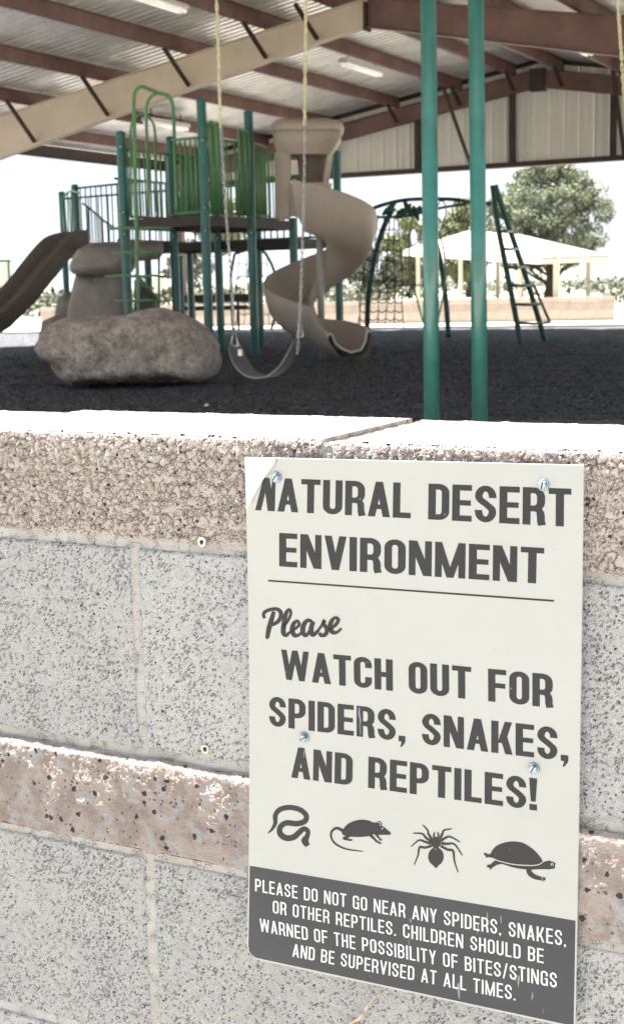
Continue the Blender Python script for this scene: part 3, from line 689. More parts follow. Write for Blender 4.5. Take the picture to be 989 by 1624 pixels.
for i, lg in enumerate(legs): ink_path(lg, [7, 6, 4.5, 2.5] if len(lg) == 4 else [7, 6, 6, 4, 2.5], mb=mb, lift=LIFT+.0001+i*.00003)
ink_path([(526, 478), (524, 470), (527, 461)], [5, 5, 2], mb=mb, lift=LIFT+.0004); ink_path([(534, 478), (537, 470), (534, 461)], [5, 5, 2], mb=mb, lift=LIFT+.00044)
mb.build('spider_pictogram', M_INK, sign)
mb = MB()
ink_poly([(677, 520), (690, 501), (712, 490), (738, 486), (765, 490), (790, 505), (808, 523), (818, 540), (806, 547), (780, 549), (740, 546), (705, 538), (682, 529)], mb)
ink_path([(700, 540), (740, 552), (780, 556), (812, 553), (835, 550), (852, 552)], [6, 9, 12, 16, 24, 14], mb=mb, lift=LIFT+.00004)
ink_path([(780, 556), (784, 572), (800, 583), (826, 588)], [14, 14, 12, 7], mb=mb, lift=LIFT+.00008); ink_path([(810, 584), (820, 594)], [6, 3], mb=mb, lift=LIFT+.00012)
ink_path([(712, 541), (694, 543), (680, 552), (668, 553)], [12, 13, 10, 6], mb=mb, lift=LIFT+.00016); ink_path([(684, 550), (676, 562)], [8, 3], mb=mb, lift=LIFT+.0002)
ink_path([(682, 526), (670, 524), (660, 519)], [9, 7, 5], mb=mb, lift=LIFT+.00024); ink_path([(676, 526), (664, 528)], [5, 3], mb=mb, lift=LIFT+.00028)
mb.build('turtle_pictogram', M_INK, sign)
mb = MB(); ink_path([(684, 533), (705, 540), (740, 548), (780, 551), (806, 549), (820, 541)], [2, 2.4, 2.6, 2.6, 2.4, 2], mb=mb, lift=LIFT+.0004)
ink_poly(ell(844, 548, 4, 4), mb, LIFT+.0004); mb.build('turtle_outline', M_FILM, sign)
mb = MB(); ink_poly(ell(844, 548, 2, 2), mb, LIFT+.0005); mb.build('turtle_eye', M_INK, sign)
# screws: hex washer heads with a slot
M_ZINC = mat('zinc_screw', (.36, .44, .50), .28, metal=.85, var=.2, vs=300, bump=0)
M_SLOT = mat('screw_slot_dark', (.04, .05, .06), .6, bump=0)
def screw(px, py, ang, label):
    c = onsign(px, py, .0011); mb = MB()
    def ring(r, y, n=24): return [c+Vector((r*math.cos(2*PI*k/n), y, r*math.sin(2*PI*k/n))) for k in range(n)]
    mb.grid([ring(.0001, -.0011), ring(.0046, -.0011), ring(.0049, -.0006), ring(.0049, .0008)][::-1], True)
    t = tag(mb.build('screw', M_ZINC, sign, 'auto'))
    hx = MB(); a0 = math.radians(ang)
    hexr = lambda r, y: [c+Vector((r*math.cos(a0+PI*k/3), y, r*math.sin(a0+PI*k/3))) for k in range(6)]
    hx.grid([hexr(.0037, -.0011), hexr(.0037, -.0034), hexr(.0033, -.0038), hexr(.0001, -.0038)], True); hx.build('hex_head', M_ZINC, t, False)
    d = Vector((math.cos(a0+.5), 0, math.sin(a0+.5)))
    sl = MB(); sl.bar(c+d*.0033+Vector((0, -.0038, 0)), c-d*.0033+Vector((0, -.0038, 0)), .0009, .0006, Vector((0, 1, 0))); sl.build('slot', M_SLOT, t)  # slot drawn as a thin dark bar across the head
for q in ((438, 757, 20, 'a'), (861, 769, 50, 'b'), (482, 1170, 5, 'c'), (846, 1219, 35, 'd')): screw(*q)

# dry root fibres on the wall
M_ROOT = mat('dry_root', (.62, .50, .36), .8, var=.25, vs=200, bump=.3, bs=400)
def root(pts, rad, label):
    P = catmull([ony(a, b, -.004) for a, b in pts], 6); n = len(P)
    for i, p in enumerate(P): p.y -= .004*math.sin(i/n*PI)+.0012*noise.noise(Vector((i*.6, 0, 1)))
    mb = MB(); mb.tube(P, [rad*(1-.65*i/n) for i in range(n)], 6)
    return mb.build('root_fibre', M_ROOT, None, True)
tag(root([(548, 1640), (560, 1620), (574, 1611), (583, 1596), (596, 1578)], .0022, ''), 'thick pale root fibre clinging to the wall under the sign', 'root')
tag(root([(340, 1630), (350, 1612), (372, 1605), (394, 1604), (404, 1596)], .0006, ''), 'thin white root thread on the lowest grey blocks left of the sign', 'root')

# ================================================================== SHELTER ROOF
XR, ZR, SL = -8.01, 4.48, .17
XL, XE = -16.55, .53
def zroof(x): return ZR-SL*abs(x-XR)
YN, YG, Y0, YE = 17.9, 25.8, 4.6, 26.05
roof = thing('steel_shelter', 'large open steel shelter with brown purlins and corrugated roof over the playground', 'shelter', (XR, YN, GZ))
# corrugated sheets: ribs run from ridge to eave, one mesh per slope shared by all sheets
def roof_sheet(side):
    mb = MB(); W_ = .914; prof = []
    for k in range(5):
        b = k*W_/5
        prof += [(b, 0), (b+.070, 0), (b+.095, .036), (b+.135, .036), (b+.160, 0)]
    prof.append((W_, 0))
    xa = XR-.06*side*-1 if False else XR; xb = XL-.15 if side < 0 else XE+.15
    L1 = abs(xb-xa)
    top = [(0, y, h) for y, h in prof]; bot = [(side*L1, y, h-SL*L1) for y, h in prof]
    mb.grid([top, bot]); mb.grid([[(x, y, h+.004) for x, y, h in bot], [(x, y, h+.004) for x, y, h in top]])
    return mb.mesh('roof_sheet')
shm = {s: roof_sheet(s) for s in (-1, 1)}
for s in (-1, 1):
    for k in range(24):
        y = Y0+k*.914
        if y > YE-.2: break
        link('roof_sheet', shm[s], M_ROOF, roof, (XR, y, ZR))
rc_ = MB(); rc_.grid([[(XR-.2, Y0, ZR-.02), (XR-.2, YE+.2, ZR-.02)], [(XR, Y0, ZR+.04), (XR, YE+.2, ZR+.04)], [(XR+.2, Y0, ZR-.02), (XR+.2, YE+.2, ZR-.02)]]); rc_.build('ridge_cap', M_BEIGE, roof)
# purlins (Z sections): web, top flange, bottom lip
def purlin(x, y0, y1):
    z1 = zroof(x)-.012; z0 = z1-.2; mb = MB()
    mb.box((x-.004, y0, z0), (x+.004, y1, z1)); mb.box((x-.066, y0, z0-.004), (x-.004, y1, z0+.004)); mb.box((x+.004, y0, z1-.008-SL*.0), (x+.066, y1, z1-.002))
    mb.box((x-.07, y0, z0-.004), (x-.064, y1, z0+.02))
    return mb.build('purlin', M_BROWN, roof)
PX = [-8.5, -9.62, -11.0, -12.58, -14.1, -15.5]
for x in PX: purlin(x, Y0, YG+.12)
for x in [-7.52, -6.2, -4.8, -3.4, -2.0, -.6]: purlin(x, Y0, YG+.12)
for x in (XL, XE):
    mb = MB(); zt = zroof(x)-.01; sg = 1 if x == XL else -1
    mb.box((x-.005, Y0, zt-.24), (x+.005, YE, zt)); mb.box((x+.006*sg if sg > 0 else x-.08, Y0, zt-.24), (x+.08 if sg > 0 else x-.006, YE, zt-.232)); mb.build('eave_strut', M_DBROWN, roof)
# frames: tapered I rafters
def rafter(y, xa, za_b, za_t, xb, zb_b, zb_t, m, name='rafter', fl=.16):
    mb = MB(); t = .006
    mb.add([(xa, y-t, za_b), (xb, y-t, zb_b), (xb, y-t, zb_t), (xa, y-t, za_t), (xa, y+t, za_b), (xb, y+t, zb_b), (xb, y+t, zb_t), (xa, y+t, za_t)],
           [(0,1,2,3),(7,6,5,4),(4,5,1,0),(6,7,3,2),(5,6,2,1),(7,4,0,3)])
    for za, zb, dz in ((za_b, zb_b, -.014), (za_t, zb_t, .014)):
        lo, hi = sorted((0, dz)); q = fl/2
        mb.add([(xa, y-q, za+lo), (xb, y-q, zb+lo), (xb, y+q, zb+lo), (xa, y+q, za+lo), (xa, y-q, za+hi), (xb, y-q, zb+hi), (xb, y+q, zb+hi), (xa, y+q, za+hi)],
               [(0,3,2,1),(4,5,6,7),(0,1,5,4),(1,2,6,5),(2,3,7,6),(3,0,4,7)])
    return mb.build(name, m, roof)
for y in (YN, 10.0):
    o = rafter(y, XL+.1, 2.10, 2.83, XR-.006, 3.88, 4.235, M_BEIGE); o['label'] = 'beige left roof beam'  # left rafters beige, right rafters brown
    rafter(y, XR+.006, 3.86, 4.235, XE-.1, 2.15, 2.80, M_BROWN)
    pl = MB(); pl.box((XR-.02, y-.1, 3.80), (XR+.02, y+.1, 4.20)); pl.build('ridge_plate', M_DBROWN, roof)
rafter(YG, XL+.1, 2.48, 2.80, XR-.006, 3.93, 4.24, M_BROWN, fl=.14)
rafter(YG, XR+.006, 3.93, 4.24, XE-.1, 2.48, 2.80, M_BROWN, fl=.14)
pl = MB(); pl.box((XR-.14, YG-.1, 3.84), (XR+.14, YG+.1, 4.26)); pl.build('ridge_plate', M_DBROWN, roof)
for x in (XL+.12, XE-.12):
    for y in (10.0, YN, YG):
        mb = MB(); mb.box((x-.005, y-.09, GZ-.05), (x+.005, y+.09, 2.25)); mb.box((x-.12, y-.09, GZ-.05), (x-.11, y+.09, 2.25)); mb.box((x+.11, y-.09, GZ-.05), (x+.12, y+.09, 2.25)); mb.build('column', M_BROWN, roof)
# flange braces
def brace(a, b, wdt=.05): mb = MB(); mb.bar(a, b, wdt, .05); mb.build('brace', M_DBROWN, roof)
for x in (PX[0]-.3, PX[1]-.05, PX[2]-.05, PX[3]-.02, PX[4]):
    zb = 3.88-(XR-x)*(3.88-2.10)/(XR-XL-.1)
    brace((x, YN-.72, zroof(x)-.2), (x, YN-.05, zb+.05))
    brace((x, YN+.72, zroof(x)-.2), (x, YN+.05, zb+.05))
for x in (-6.2, -4.8, -3.4):
    zb = 3.86-(x-XR)*(3.86-2.15)/(XE-.1-XR); brace((x, YN+.72, zroof(x)-.2), (x, YN+.05, zb+.05))
for x in (-8.5, -7.52, -9.62, -11.0, -6.2, -4.8): brace((x, YG-.5, zroof(x)-.2), (x, YG-.04, zroof(x)-.5), .06)
brace(ony(695, 118, 25.2), ony(747, 264, YG-.1), .07); brace(ony(971, 108, 25.0), ony(990, 250, YG-.1), .07)
# gable wall sheets
GB = 2.49
x = XL; k = 0
while x < XE:
    x1 = min(x+.3, XE)
    mb = MB(); prof = [(x+.002, 0), (x+.02, -.018), (x+.04, -.018), (x+.058, 0), (x+.15, 0), (x+.16, -.006), (x+.175, -.006), (x+.185, 0), (x1-.002, 0)]
    prof = [(min(a, x1-.002), b) for a, b in prof]; yb = YG+.19
    rows = [[(a, yb+b, GB) for a, b in prof], [(a, yb+b, zroof(a)-.02) for a, b in prof]]
    mb.grid(rows); mb.grid([[(a, y+.004, z) for a, y, z in r] for r in rows[::-1]]); mb.build('wall_sheet', M_GABLE, roof); x = x1
for s, x0, x1 in ((-1, XL, XR), (1, XR, XE)):
    mb = MB(); mb.bar((x0, YG+.11, zroof(x0)-.05), (x1, YG+.11, zroof(x1)-.05), .08, .08); mb.build('gable_trim', M_DBROWN, roof)
mb = MB(); mb.box((XL, YG-.02, GB-.07), (XE, YG+.16, GB+.03)); mb.build('bottom_girt', M_DBROWN, roof)
x = -8.56
for k in range(-3, 5):
    xx = x+k*2.03
    if XL < xx < XE: mb = MB(); mb.box((xx-.05, YG+.01, GB+.031), (xx+.05, YG+.155, zroof(xx)-.27)); mb.build('gable_post', M_DBROWN, roof)
# light fixtures
fg = 'strip lights under the shelter roof'
for (x, ya, yb_, lab) in ((-9.75, 14.2, 15.7, 'strip light nearest the camera, at the top left between two purlins'),
                          (-9.85, 20.9, 22.4, 'strip light under the left roof slope beyond the beige beam, left of the green poles'),
                          (-5.95, 20.7, 22.2, 'strip light under the right roof slope beyond the brown beam'),
                          (-13.85, 20.8, 22.2, 'strip light low over the slide tower railing near the left eave')):
    z = zroof(x)-.25; t = thing('strip_light', lab, 'light', (x, (ya+yb_)/2, z+.1), fg)
    mb = MB(); mb.box((x-.09, ya, z), (x+.09, yb_, z+.07)); mb.build('housing', M_FIX, t)
    mb = MB(); mb.tube([(x-.045, ya+.03, z-.03), (x-.045, yb_-.03, z-.03)], .028, 8); mb.build('tube', M_LAMP, t, True); mb = MB(); mb.tube([(x+.045, ya+.03, z-.03), (x+.045, yb_-.03, z-.03)], .028, 8); mb.build('tube', M_LAMP, t, True)
    
    for y in (ya+.2, yb_-.2): mb = MB(); mb.bar((x, y, z+.06), (x, y, zroof(x)-.01), .015, .015, Vector((0, 1, 0))); mb.build('hanger', M_DBROWN, t)

# ================================================================== PLAY TOWER
uX, vY = Vector((1.33, -.03, 0)), Vector((.03, 1.2, 0)); D0 = Vector((-9.13, 16.31, 0))
def PG(i, j, z=0.): q = D0+uX*i+vY*j; return Vector((q.x, q.y, z))
tower = thing('play_tower', 'green and tan playground tower with decks, railings, straight slide and spiral slide', 'play structure', PG(0, 0, GZ))
def post(p, top, r=.0635, m=M_POST, par=tower, name='post'):
    mb = MB(); p = Vector((p.x, p.y, 0)); zs = [(GZ-.1, r), (top-.06, r), (top-.059, r*1.06), (top-.025, r*1.04), (top-.008, r*.75), (top, r*.2)]
    mb.tube([p+Vector((0, 0, z)) for z, _ in zs], [q for _, q in zs], 16); return mb.build(name, m, par, 'auto')
DZ = 1.13; DL = .88
M_ALU = mat('cast_clamp', (.35, .36, .36), .4, metal=.6, var=.15, vs=20, bump=.05)
def clamp(p, z, par=None, m=None, r=.07):
    mb = MB(); p = Vector((p.x, p.y, z)); mb.tube([p-Vector((0, 0, .03)), p-Vector((0, 0, .026)), p+Vector((0, 0, .026)), p+Vector((0, 0, .03))], [r*.96, r, r, r*.96], 14); o = mb.build('clamp', m or M_POST, tower, 'auto')
    k = MB(); q = p-Vector((FW.x, FW.y, 0)).normalized()*r; k.tube([q, q-Vector((FW.x, FW.y, 0)).normalized()*.02], .014, 6); k.build('bolt', M_ALU, o)
post(PG(-1, -1), 2.33); post(PG(0, -1), 2.66); post(PG(0, 0), 2.62); post(PG(-1, 0), 2.36); post(PG(-1, 1), 2.36); post(PG(0, 1), DZ+.05); post(PG(-1, 2), DL+1.0); post(PG(.06, 2.08), 2.25)
iI, iJ = onz(131, 554, GZ), onz(110, 549, GZ); iK = PG(-2, 1)
post(iI, 1.93, .058); post(iJ, 1.93, .058); post(iK, DL, .058); post(PG(-2, 2), DL, .058)
for px, py, tp in ((291, 528, .8), ): post(onz(px, 540, GZ), tp, .05)
# deck rims and perforated deck plates
def deck(c, z, th=.13):
    n = len(c); mb = MB()
    for i in range(n):
        a, b = c[i], c[(i+1) % n]; mb.bar(a+Vector((0, 0, z-th/2)), b+Vector((0, 0, z-th/2)), .05, th)
    d = mb.build('deck', M_DECK, tower)
    pl = MB(); a, b, cc, e = c
    for i in range(12):
        s = (i+.5)/12; pl.bar(a.lerp(b, s)+Vector((0, 0, z-.012)), e.lerp(cc, s)+Vector((0, 0, z-.012)), .07, .012)
    for i in range(9):
        s = (i+.5)/9; pl.bar(a.lerp(e, s)+Vector((0, 0, z-.026)), b.lerp(cc, s)+Vector((0, 0, z-.026)), .03, .012)
    pl.build('deck_plate', M_DECK, d)
deck([PG(-1, -1), PG(0, -1), PG(0, 0), PG(-1, 0)], DZ); deck([PG(-1, 0.04), PG(0, 0.04), PG(0, 1), PG(-1, 1)], DZ)
deck([PG(-1, 1.04), PG(0, 1.04), PG(0, 2), PG(-1, 2)], DL); deck([PG(-2, 1), PG(-1.04, 1), PG(-1.04, 2), PG(-2, 2)], DL)
deck([Vector((iI.x, iI.y, 0)), PG(-2.02, .3), PG(-2.02, 1.6), Vector((iJ.x, iJ.y, 0))], DL)
# railings
bar_cache = {}
for ij in ((-1, -1), (0, -1), (0, 0), (-1, 0), (-1, 1)):
    for z in (DZ-.2, DZ+.1, DZ+.98): clamp(PG(*ij), z)
def barrier(a, b, z0, z1, n, m=M_LIME, arch=None, name='barrier', r=.014):
    mb = MB(); Z = Vector((0, 0, 1)); a = Vector((a.x, a.y, 0)); b = Vector((b.x, b.y, 0)); d = (b-a).normalized(); a2 = a+d*.07; b2 = b-d*.07
    mb.tube([a2+Z*z1, b2+Z*z1], .019, 8)
    o = mb.build(name, m, tower, True); k_ = MB(); k_.tube([a2+Z*z0, b2+Z*z0], .019, 8); k_.build('rail', m, o, True); key = (round(z1-z0, 3), r, m.name)
    if key not in bar_cache:
        k = MB(); k.tube([(0, 0, 0), (0, 0, z1-z0)], r, 6); bar_cache[key] = k.mesh('bar', smooth=True)
    for i in range(n):
        p = a2.lerp(b2, (i+.5)/n); link('bar', bar_cache[key], m, o, p+Z*z0)
    return o
T = 1.02
barrier(PG(0, -1), PG(0, 0), DZ+.05, DZ+T, 5); barrier(PG(0, 0), PG(0, .45), DZ+.05, DZ+T, 5)
barrier(PG(-1, 0), PG(-1, 1), DZ+.05, DZ+T-.06, 9); barrier(PG(-1, 1), PG(0, 1), DZ+.05, DZ+T-.03, 9)
barrier(PG(-1, -1), PG(-1, 0), DZ+.05, DZ+T-.06, 8); barrier(PG(0, -1), PG(-.42, -1), DZ+.05, DZ+T, 5)
barrier(PG(-1, 2), PG(0, 2), DL+.05, DL+T, 10); barrier(PG(-2, 2), PG(-1, 2), DL+.05, DL+T-.1, 10)
def arches(a, b, zt, par_name='arch_panel', n=3, r=.02):       # tall rounded loops standing side by side
    o = None
    for k in range(n):
        p = a.lerp(b, (k+.12)/n); q = a.lerp(b, (k+.88)/n); c = (p+q)/2; h = (q-p)/2; R = h.length
        pts = [p+Vector((0, 0, DZ+.03)), p+Vector((0, 0, zt-R))]+[c-h*math.cos(t)+Vector((0, 0, zt-R+R*math.sin(t))) for t in [PI*i/10 for i in range(1, 10)]]+[q+Vector((0, 0, zt-R)), q+Vector((0, 0, DZ+.03))]
        mb = MB(); mb.tube(pts, r, 8)
        for f in (.3, .5, .7): s = p.lerp(q, f); mb.tube([s+Vector((0, 0, DZ+.05)), s+Vector((0, 0, zt-.02))], .010, 6)
        mb.build('arch_loop', M_LIME, tower, True)
arches(PG(.03, -.93), PG(.03, -.62), 2.36, n=2); arches(PG(.03, -.30), PG(.03, -.05), 2.32, n=2); arches(PG(-.55, 1.0), PG(-.1, 1.0), 2.15, n=2); arches(PG(-.96, .1), PG(-.96, .7), 2.12, n=3)
# left deck railing and stair rail, dark green
def bP(px, py, d): return W(px, py, d)
dI = (iI-CAM).dot(FW)
barrier(iI, iK, .93, 1.86, 12, M_DGREEN, r=.011)
barrier(PG(-2, .3), PG(-2, 1.6), .93, 1.86, 9, M_DGREEN, r=.011); barrier(PG(-2, 2), iJ, .93, 1.80, 12, M_DGREEN, r=.011)
mb = MB(); mb.tube(catmull([bP(131, 322, 20.6), bP(148, 335, 20.5), bP(165, 350, 20.3), bP(184, 363, 20.1)], 6), .016, 8); o = mb.build('stair_rail', M_DGREEN, tower, True)
for q in ((139, 330), (150, 338), (160, 346), (170, 354)):
    k = MB(); k.tube([bP(q[0], q[1], 20.4), bP(q[0]+2, 388, 20.4)], .010, 6); k.build('bar', M_DGREEN, o, True)
mb = MB(); mb.tube(catmull([bP(98, 318, 23.0), bP(106, 306, 22.8), bP(116, 302, 22.3), bP(124, 306, 21.6)], 6), .018, 8); o = mb.build('slide_hoop', M_LIME, tower, True)
for x in (107, 113, 119): k = MB(); k.tube([bP(x, 304, 22.5), bP(x+2, 380, 22.5)], .012, 6); k.build('bar', M_LIME, o, True)
mb = MB(); mb.tube([bP(100, 320, 23.0), bP(105, 380, 23.0)], .032, 10); mb.build('hoop_leg', M_LIME, o, True)
# loop-and-rung climber in front of the tower
dC = 18.0; mb = MB()
mb.tube([bP(221, 577, dC), bP(218, 440, dC), bP(215, 300, dC), bP(213, 200, dC)]+catmull([bP(212, 165, dC), bP(214, 146, dC), bP(224, 137, dC+.05), bP(238, 141, dC+.25), bP(252, 147, dC+.5), bP(266, 151, dC+.55), bP(273, 165, dC+.6), bP(275, 185, dC+.6), bP(277, 240, dC+.6), bP(280, 336, dC+.6)], 5), .026, 10)
cl = mb.build('climber_pole', M_LIME, tower, True)
mb = MB(); mb.tube(catmull([bP(236, 340, dC+.8), bP(234, 260, dC+.8), bP(232, 190, dC+.8), bP(233, 165, dC+.7), bP(241, 151, dC+.55), bP(252, 147, dC+.5)], 5), .022, 8); mb.build('climber_loop', M_LIME, cl, True)
mb = MB(); mb.tube(catmull([bP(209, 345, dC+1), bP(207, 260, dC+1), bP(207, 210, dC+1), bP(211, 190, dC+1), bP(224, 180, dC+1), bP(238, 188, dC+1), bP(245, 205, dC+1), bP(247, 250, dC+1), bP(248, 335, dC+1)], 5), .018, 8); mb.build('climber_loop', M_LIME, cl, True)
for y, a, b in ((362, 172, 272), (401, 180, 256), (438, 167, 266), (477, 184, 255)):
    mb = MB(); mb.tube(catmull([bP(a, y+.5, dC+.15), bP((a+219)/2, y-1, dC), bP(219, y, dC-.02), bP((b+219)/2, y-1, dC), bP(b, y+.5, dC+.15)], 4), .019, 8); mb.build('rung', M_LIME, cl, True)
mb = MB(); mb.tube([bP(216, 436, 18.6), bP(252, 478, 19.3)], .03, 8); mb.tube([bP(252, 400, 19.6), bP(252, 490, 19.6)], .018, 8); mb.build('stair_stringer', M_LIME, tower, True)

# lumpy rotation-moulded pieces and the boulder: outline in the picture, real depth
def lump(name, outline, d, thick, m, par, amp=.02, fr=3., seed=0, na=72, nb=26, pw=.55, flat=False, keep=1.):
    c = Vector((sum(p[0] for p in outline)/len(outline), sum(p[1] for p in outline)/len(outline), 0)); mb = MB(); rows = []
    P = [Vector((p[0], p[1], 0)) for p in outline]; n = len(P)
    def radius(a):
        dx, dy = math.cos(a), math.sin(a); best = 0
        for i in range(n):
            p, q = P[i]-c, P[(i+1) % n]-c; ex, ey = q.x-p.x, q.y-p.y; den = dx*ey-dy*ex
            if abs(den) < 1e-9: continue
            t = (p.x*ey-p.y*ex)/den; s = (p.x*dy-p.y*dx)/den
            if t > 0 and -1e-6 <= s <= 1+1e-6: best = max(best, t)
        return best
    R = [radius(2*PI*k/na) for k in range(na)]
    for j in range(nb+1):
        ph = -PI/2+PI*j/nb; cr_, sr_ = max(0, math.cos(ph))**pw, math.copysign(abs(math.sin(ph))**.9, math.sin(ph)); row = []
        for k in range(na):
            a = 2*PI*k/na; r = R[k]*cr_
            p = W(c.x+r*math.cos(a), c.y+r*math.sin(a), d) + Vector((FW.x, FW.y, 0))*thick*sr_
            q = p*fr+Vector((seed, seed*2, 0)); nn = noise.noise(q)+.5*noise.noise(q*2.3)+.25*noise.noise(q*5.1)+.12*noise.noise(q*11)
            p += (p-W(c.x, c.y, d)).normalized()*nn*amp*keep
            row.append(p)
        rows.append(row)
    mb.grid(rows, True); return mb.build(name, m, par, True)
rcw = lump('rock_climber', [(113, 432), (112, 420), (121, 407), (124, 397), (146, 386), (190, 383), (256, 380), (259, 400), (250, 411), (218, 413), (208, 432), (196, 438), (130, 438)], 20.0, .55, M_TANG, tower, .03, 2.5, 3)
lump('climber_base', [(122, 434), (165, 436), (203, 434), (208, 480), (214, 545), (100, 548), (108, 490)], 20.05, .5, M_TANG, rcw, .05, 2.2, 5, pw=.35)
lump('climber_base', [(96, 470), (108, 462), (124, 466), (126, 540), (84, 545), (90, 500)], 20.8, .4, M_TANG, rcw, .05, 2.6, 8, pw=.4)
lump('climber_foot', [(72, 510), (92, 502), (110, 510), (112, 560), (60, 562), (58, 548), (66, 540)], 18.6, .45, M_TANG, rcw, .05, 3, 9, pw=.4)
lump('stepping_pod', [(214, 441), (236, 455), (252, 478), (250, 520), (212, 520)], 20.6, .35, M_SLIDE, tower, .02, 3, 11, pw=.35)
# straight slide at the left
def sweep(path, prof, name, m, par, closed=False, side=None):
    rows = []
    for i, p in enumerate(path):
        t = (path[min(i+1, len(path)-1)]-path[max(i-1, 0)]).normalized(); s = t.cross(Vector((0, 0, 1))).normalized() if side is None else side; u = s.cross(t).normalized()
        rows.append([p+s*a+u*b for a, b in prof])
    mb = MB(); mb.grid(rows, closed); return mb.build(name, m, par, 'auto')
path = catmull([bP(128, 386, 21.6), bP(108, 388, 21.5), bP(92, 398, 21.4), bP(62, 434, 21.2), bP(30, 473, 21.0), bP(0, 502, 20.8), bP(-26, 520, 20.6), bP(-60, 530, 20.4)], 6)
U = [(-.36, .17), (-.31, .20), (-.27, .16), (-.24, .02), (-.18, -.02), (.18, -.02), (.24, .02), (.27, .16), (.31, .20), (.36, .17), (.36, .10), (.31, -.10), (-.31, -.10), (-.36, .10)]
sweep(path, U, 'straight_slide', M_SLIDE, tower, True)
for q in ((95, 399), (62, 434)): pass
# spiral slide
AX = onz(511, 571, GZ); AX = Vector((AX.x, AX.y, 0)); AX += Vector((-.46, .888, 0))*.35
Fh, Rh = Vector((-.460, .888, 0)), Vector((.888, .460, 0))
mb = MB(); mb.tube([AX+Vector((0, 0, GZ-.1)), AX+Vector((0, 0, .9))], .045, 12)
mb.build('slide_pole', mat('pale_slide_pole', (.36, .34, .31), .45), tower, True)
def sp(phi, rho, z):                                         # phi: 0 right, 90 away, counter-clockwise from above
    a = math.radians(phi); return AX + Rh*rho*math.cos(a) + Fh*rho*math.sin(a) + Vector((0, 0, z))
def zflume(phi):                                             # bottom of the channel, phi from -150 (hood) to 330+
    xs = [-190, -150, -90, 0, 90, 180, 270, 330, 365]; zs = [1.10, 1.05, .92, .58, .16, -.22, -.50, -.62, -.66]
    return float(np.interp(phi, xs, zs))
def hrim(phi): return float(np.interp(phi, [-190, -90, 0, 180, 270, 330, 365], [.55, .50, .48, .44, .36, .26, .18]))
rows = []; NP = 84; P0_ = -128; PE = 258
Ro = .70
def cprof(h, hin, w): return [(-.34, hin-.03), (-.31, hin), (-.27, hin-.03), (-.25, .10), (-.18, .0), (-.02, -.03), (w-.14, .03), (w-.05, h*.45), (w, h*.93), (w+.02, h), (w+.055, h-.005), (w+.062, h-.05), (w+.035, h*.5), (w-.02, .05), (w-.14, -.09), (-.10, -.14), (-.26, -.10), (-.34, .02)]
for i in range(NP+1):
    phi = P0_+(PE-P0_)*i/NP
    rows.append([sp(phi, .44+r_, zflume(phi)+dz) for r_, dz in cprof(hrim(phi), .21, float(np.interp(phi, [P0_, -70], [.04, .26])))])
a0 = math.radians(PE); pos = AX+Rh*.44*math.cos(a0)+Fh*.44*math.sin(a0); z0_ = zflume(PE); head = math.radians(PE+90-360)
for i in range(1, 13):                                       # run-out, turning outwards to the viewer's side
    f = i/12; ang = head-math.radians(46)*min(1, f*1.3); tt = Rh*math.cos(ang)+Fh*math.sin(ang); pos = pos+tt*(.60/12); sd = Rh*math.sin(ang)-Fh*math.cos(ang)
    zz = z0_+(-.66-z0_)*(1-(1-f)**2); h = float(np.interp(f, [0, .5, .9, 1], [hrim(PE), .30, .26, .22])); hi = float(np.interp(f, [0, .4, .9, 1], [.21, .30, .30, .24]))
    rows.append([pos+sd*r_+Vector((0, 0, zz+dz)) for r_, dz in cprof(h, hi, .26)])
mb = MB(); mb.grid(rows, True); spi = mb.build('spiral_slide', M_TAN, tower, 'auto')
mb = MB(); r_ = rows[-1]; mb.tube([r_[k] for k in range(0, 12)], .017, 8); mb.build('exit_lip', mat('pale_lip', (.62, .58, .53), .4), spi, True)  # lip is paler than the slide plastic
# hood over the spiral entry
dH = 18.9
def ringp(cx, cy, rx, ry, z_unused, n=32, sq=.55):
    pts = []
    for k in range(n):
        a = 2*PI*k/n; c_, s_ = math.copysign(abs(math.cos(a))**sq, math.cos(a)), math.copysign(abs(math.sin(a))**sq, math.sin(a))
        pts.append(W(cx+rx*c_, cy, dH)+Vector((Fh.x, Fh.y, 0))*(ry*s_))
    return pts
mb = MB(); mb.grid([ringp(487, 191, 4, .05, 0), ringp(487, 192, 40, .42, 0), ringp(487, 195, 52, .55, 0), ringp(487, 200, 57, .59, 0), ringp(487, 207, 58, .60, 0), ringp(487, 212, 56, .58, 0), ringp(487, 214, 53, .55, 0), ringp(487, 224, 54, .56, 0), ringp(485, 236, 48, .50, 0), ringp(483, 248, 41, .44, 0), ringp(483, 249, 37, .40, 0), ringp(483, 238, 34, .38, 0), ringp(483, 234, 2, .02, 0)], True)
hood = mb.build('slide_hood', M_TAN, tower, 'auto')
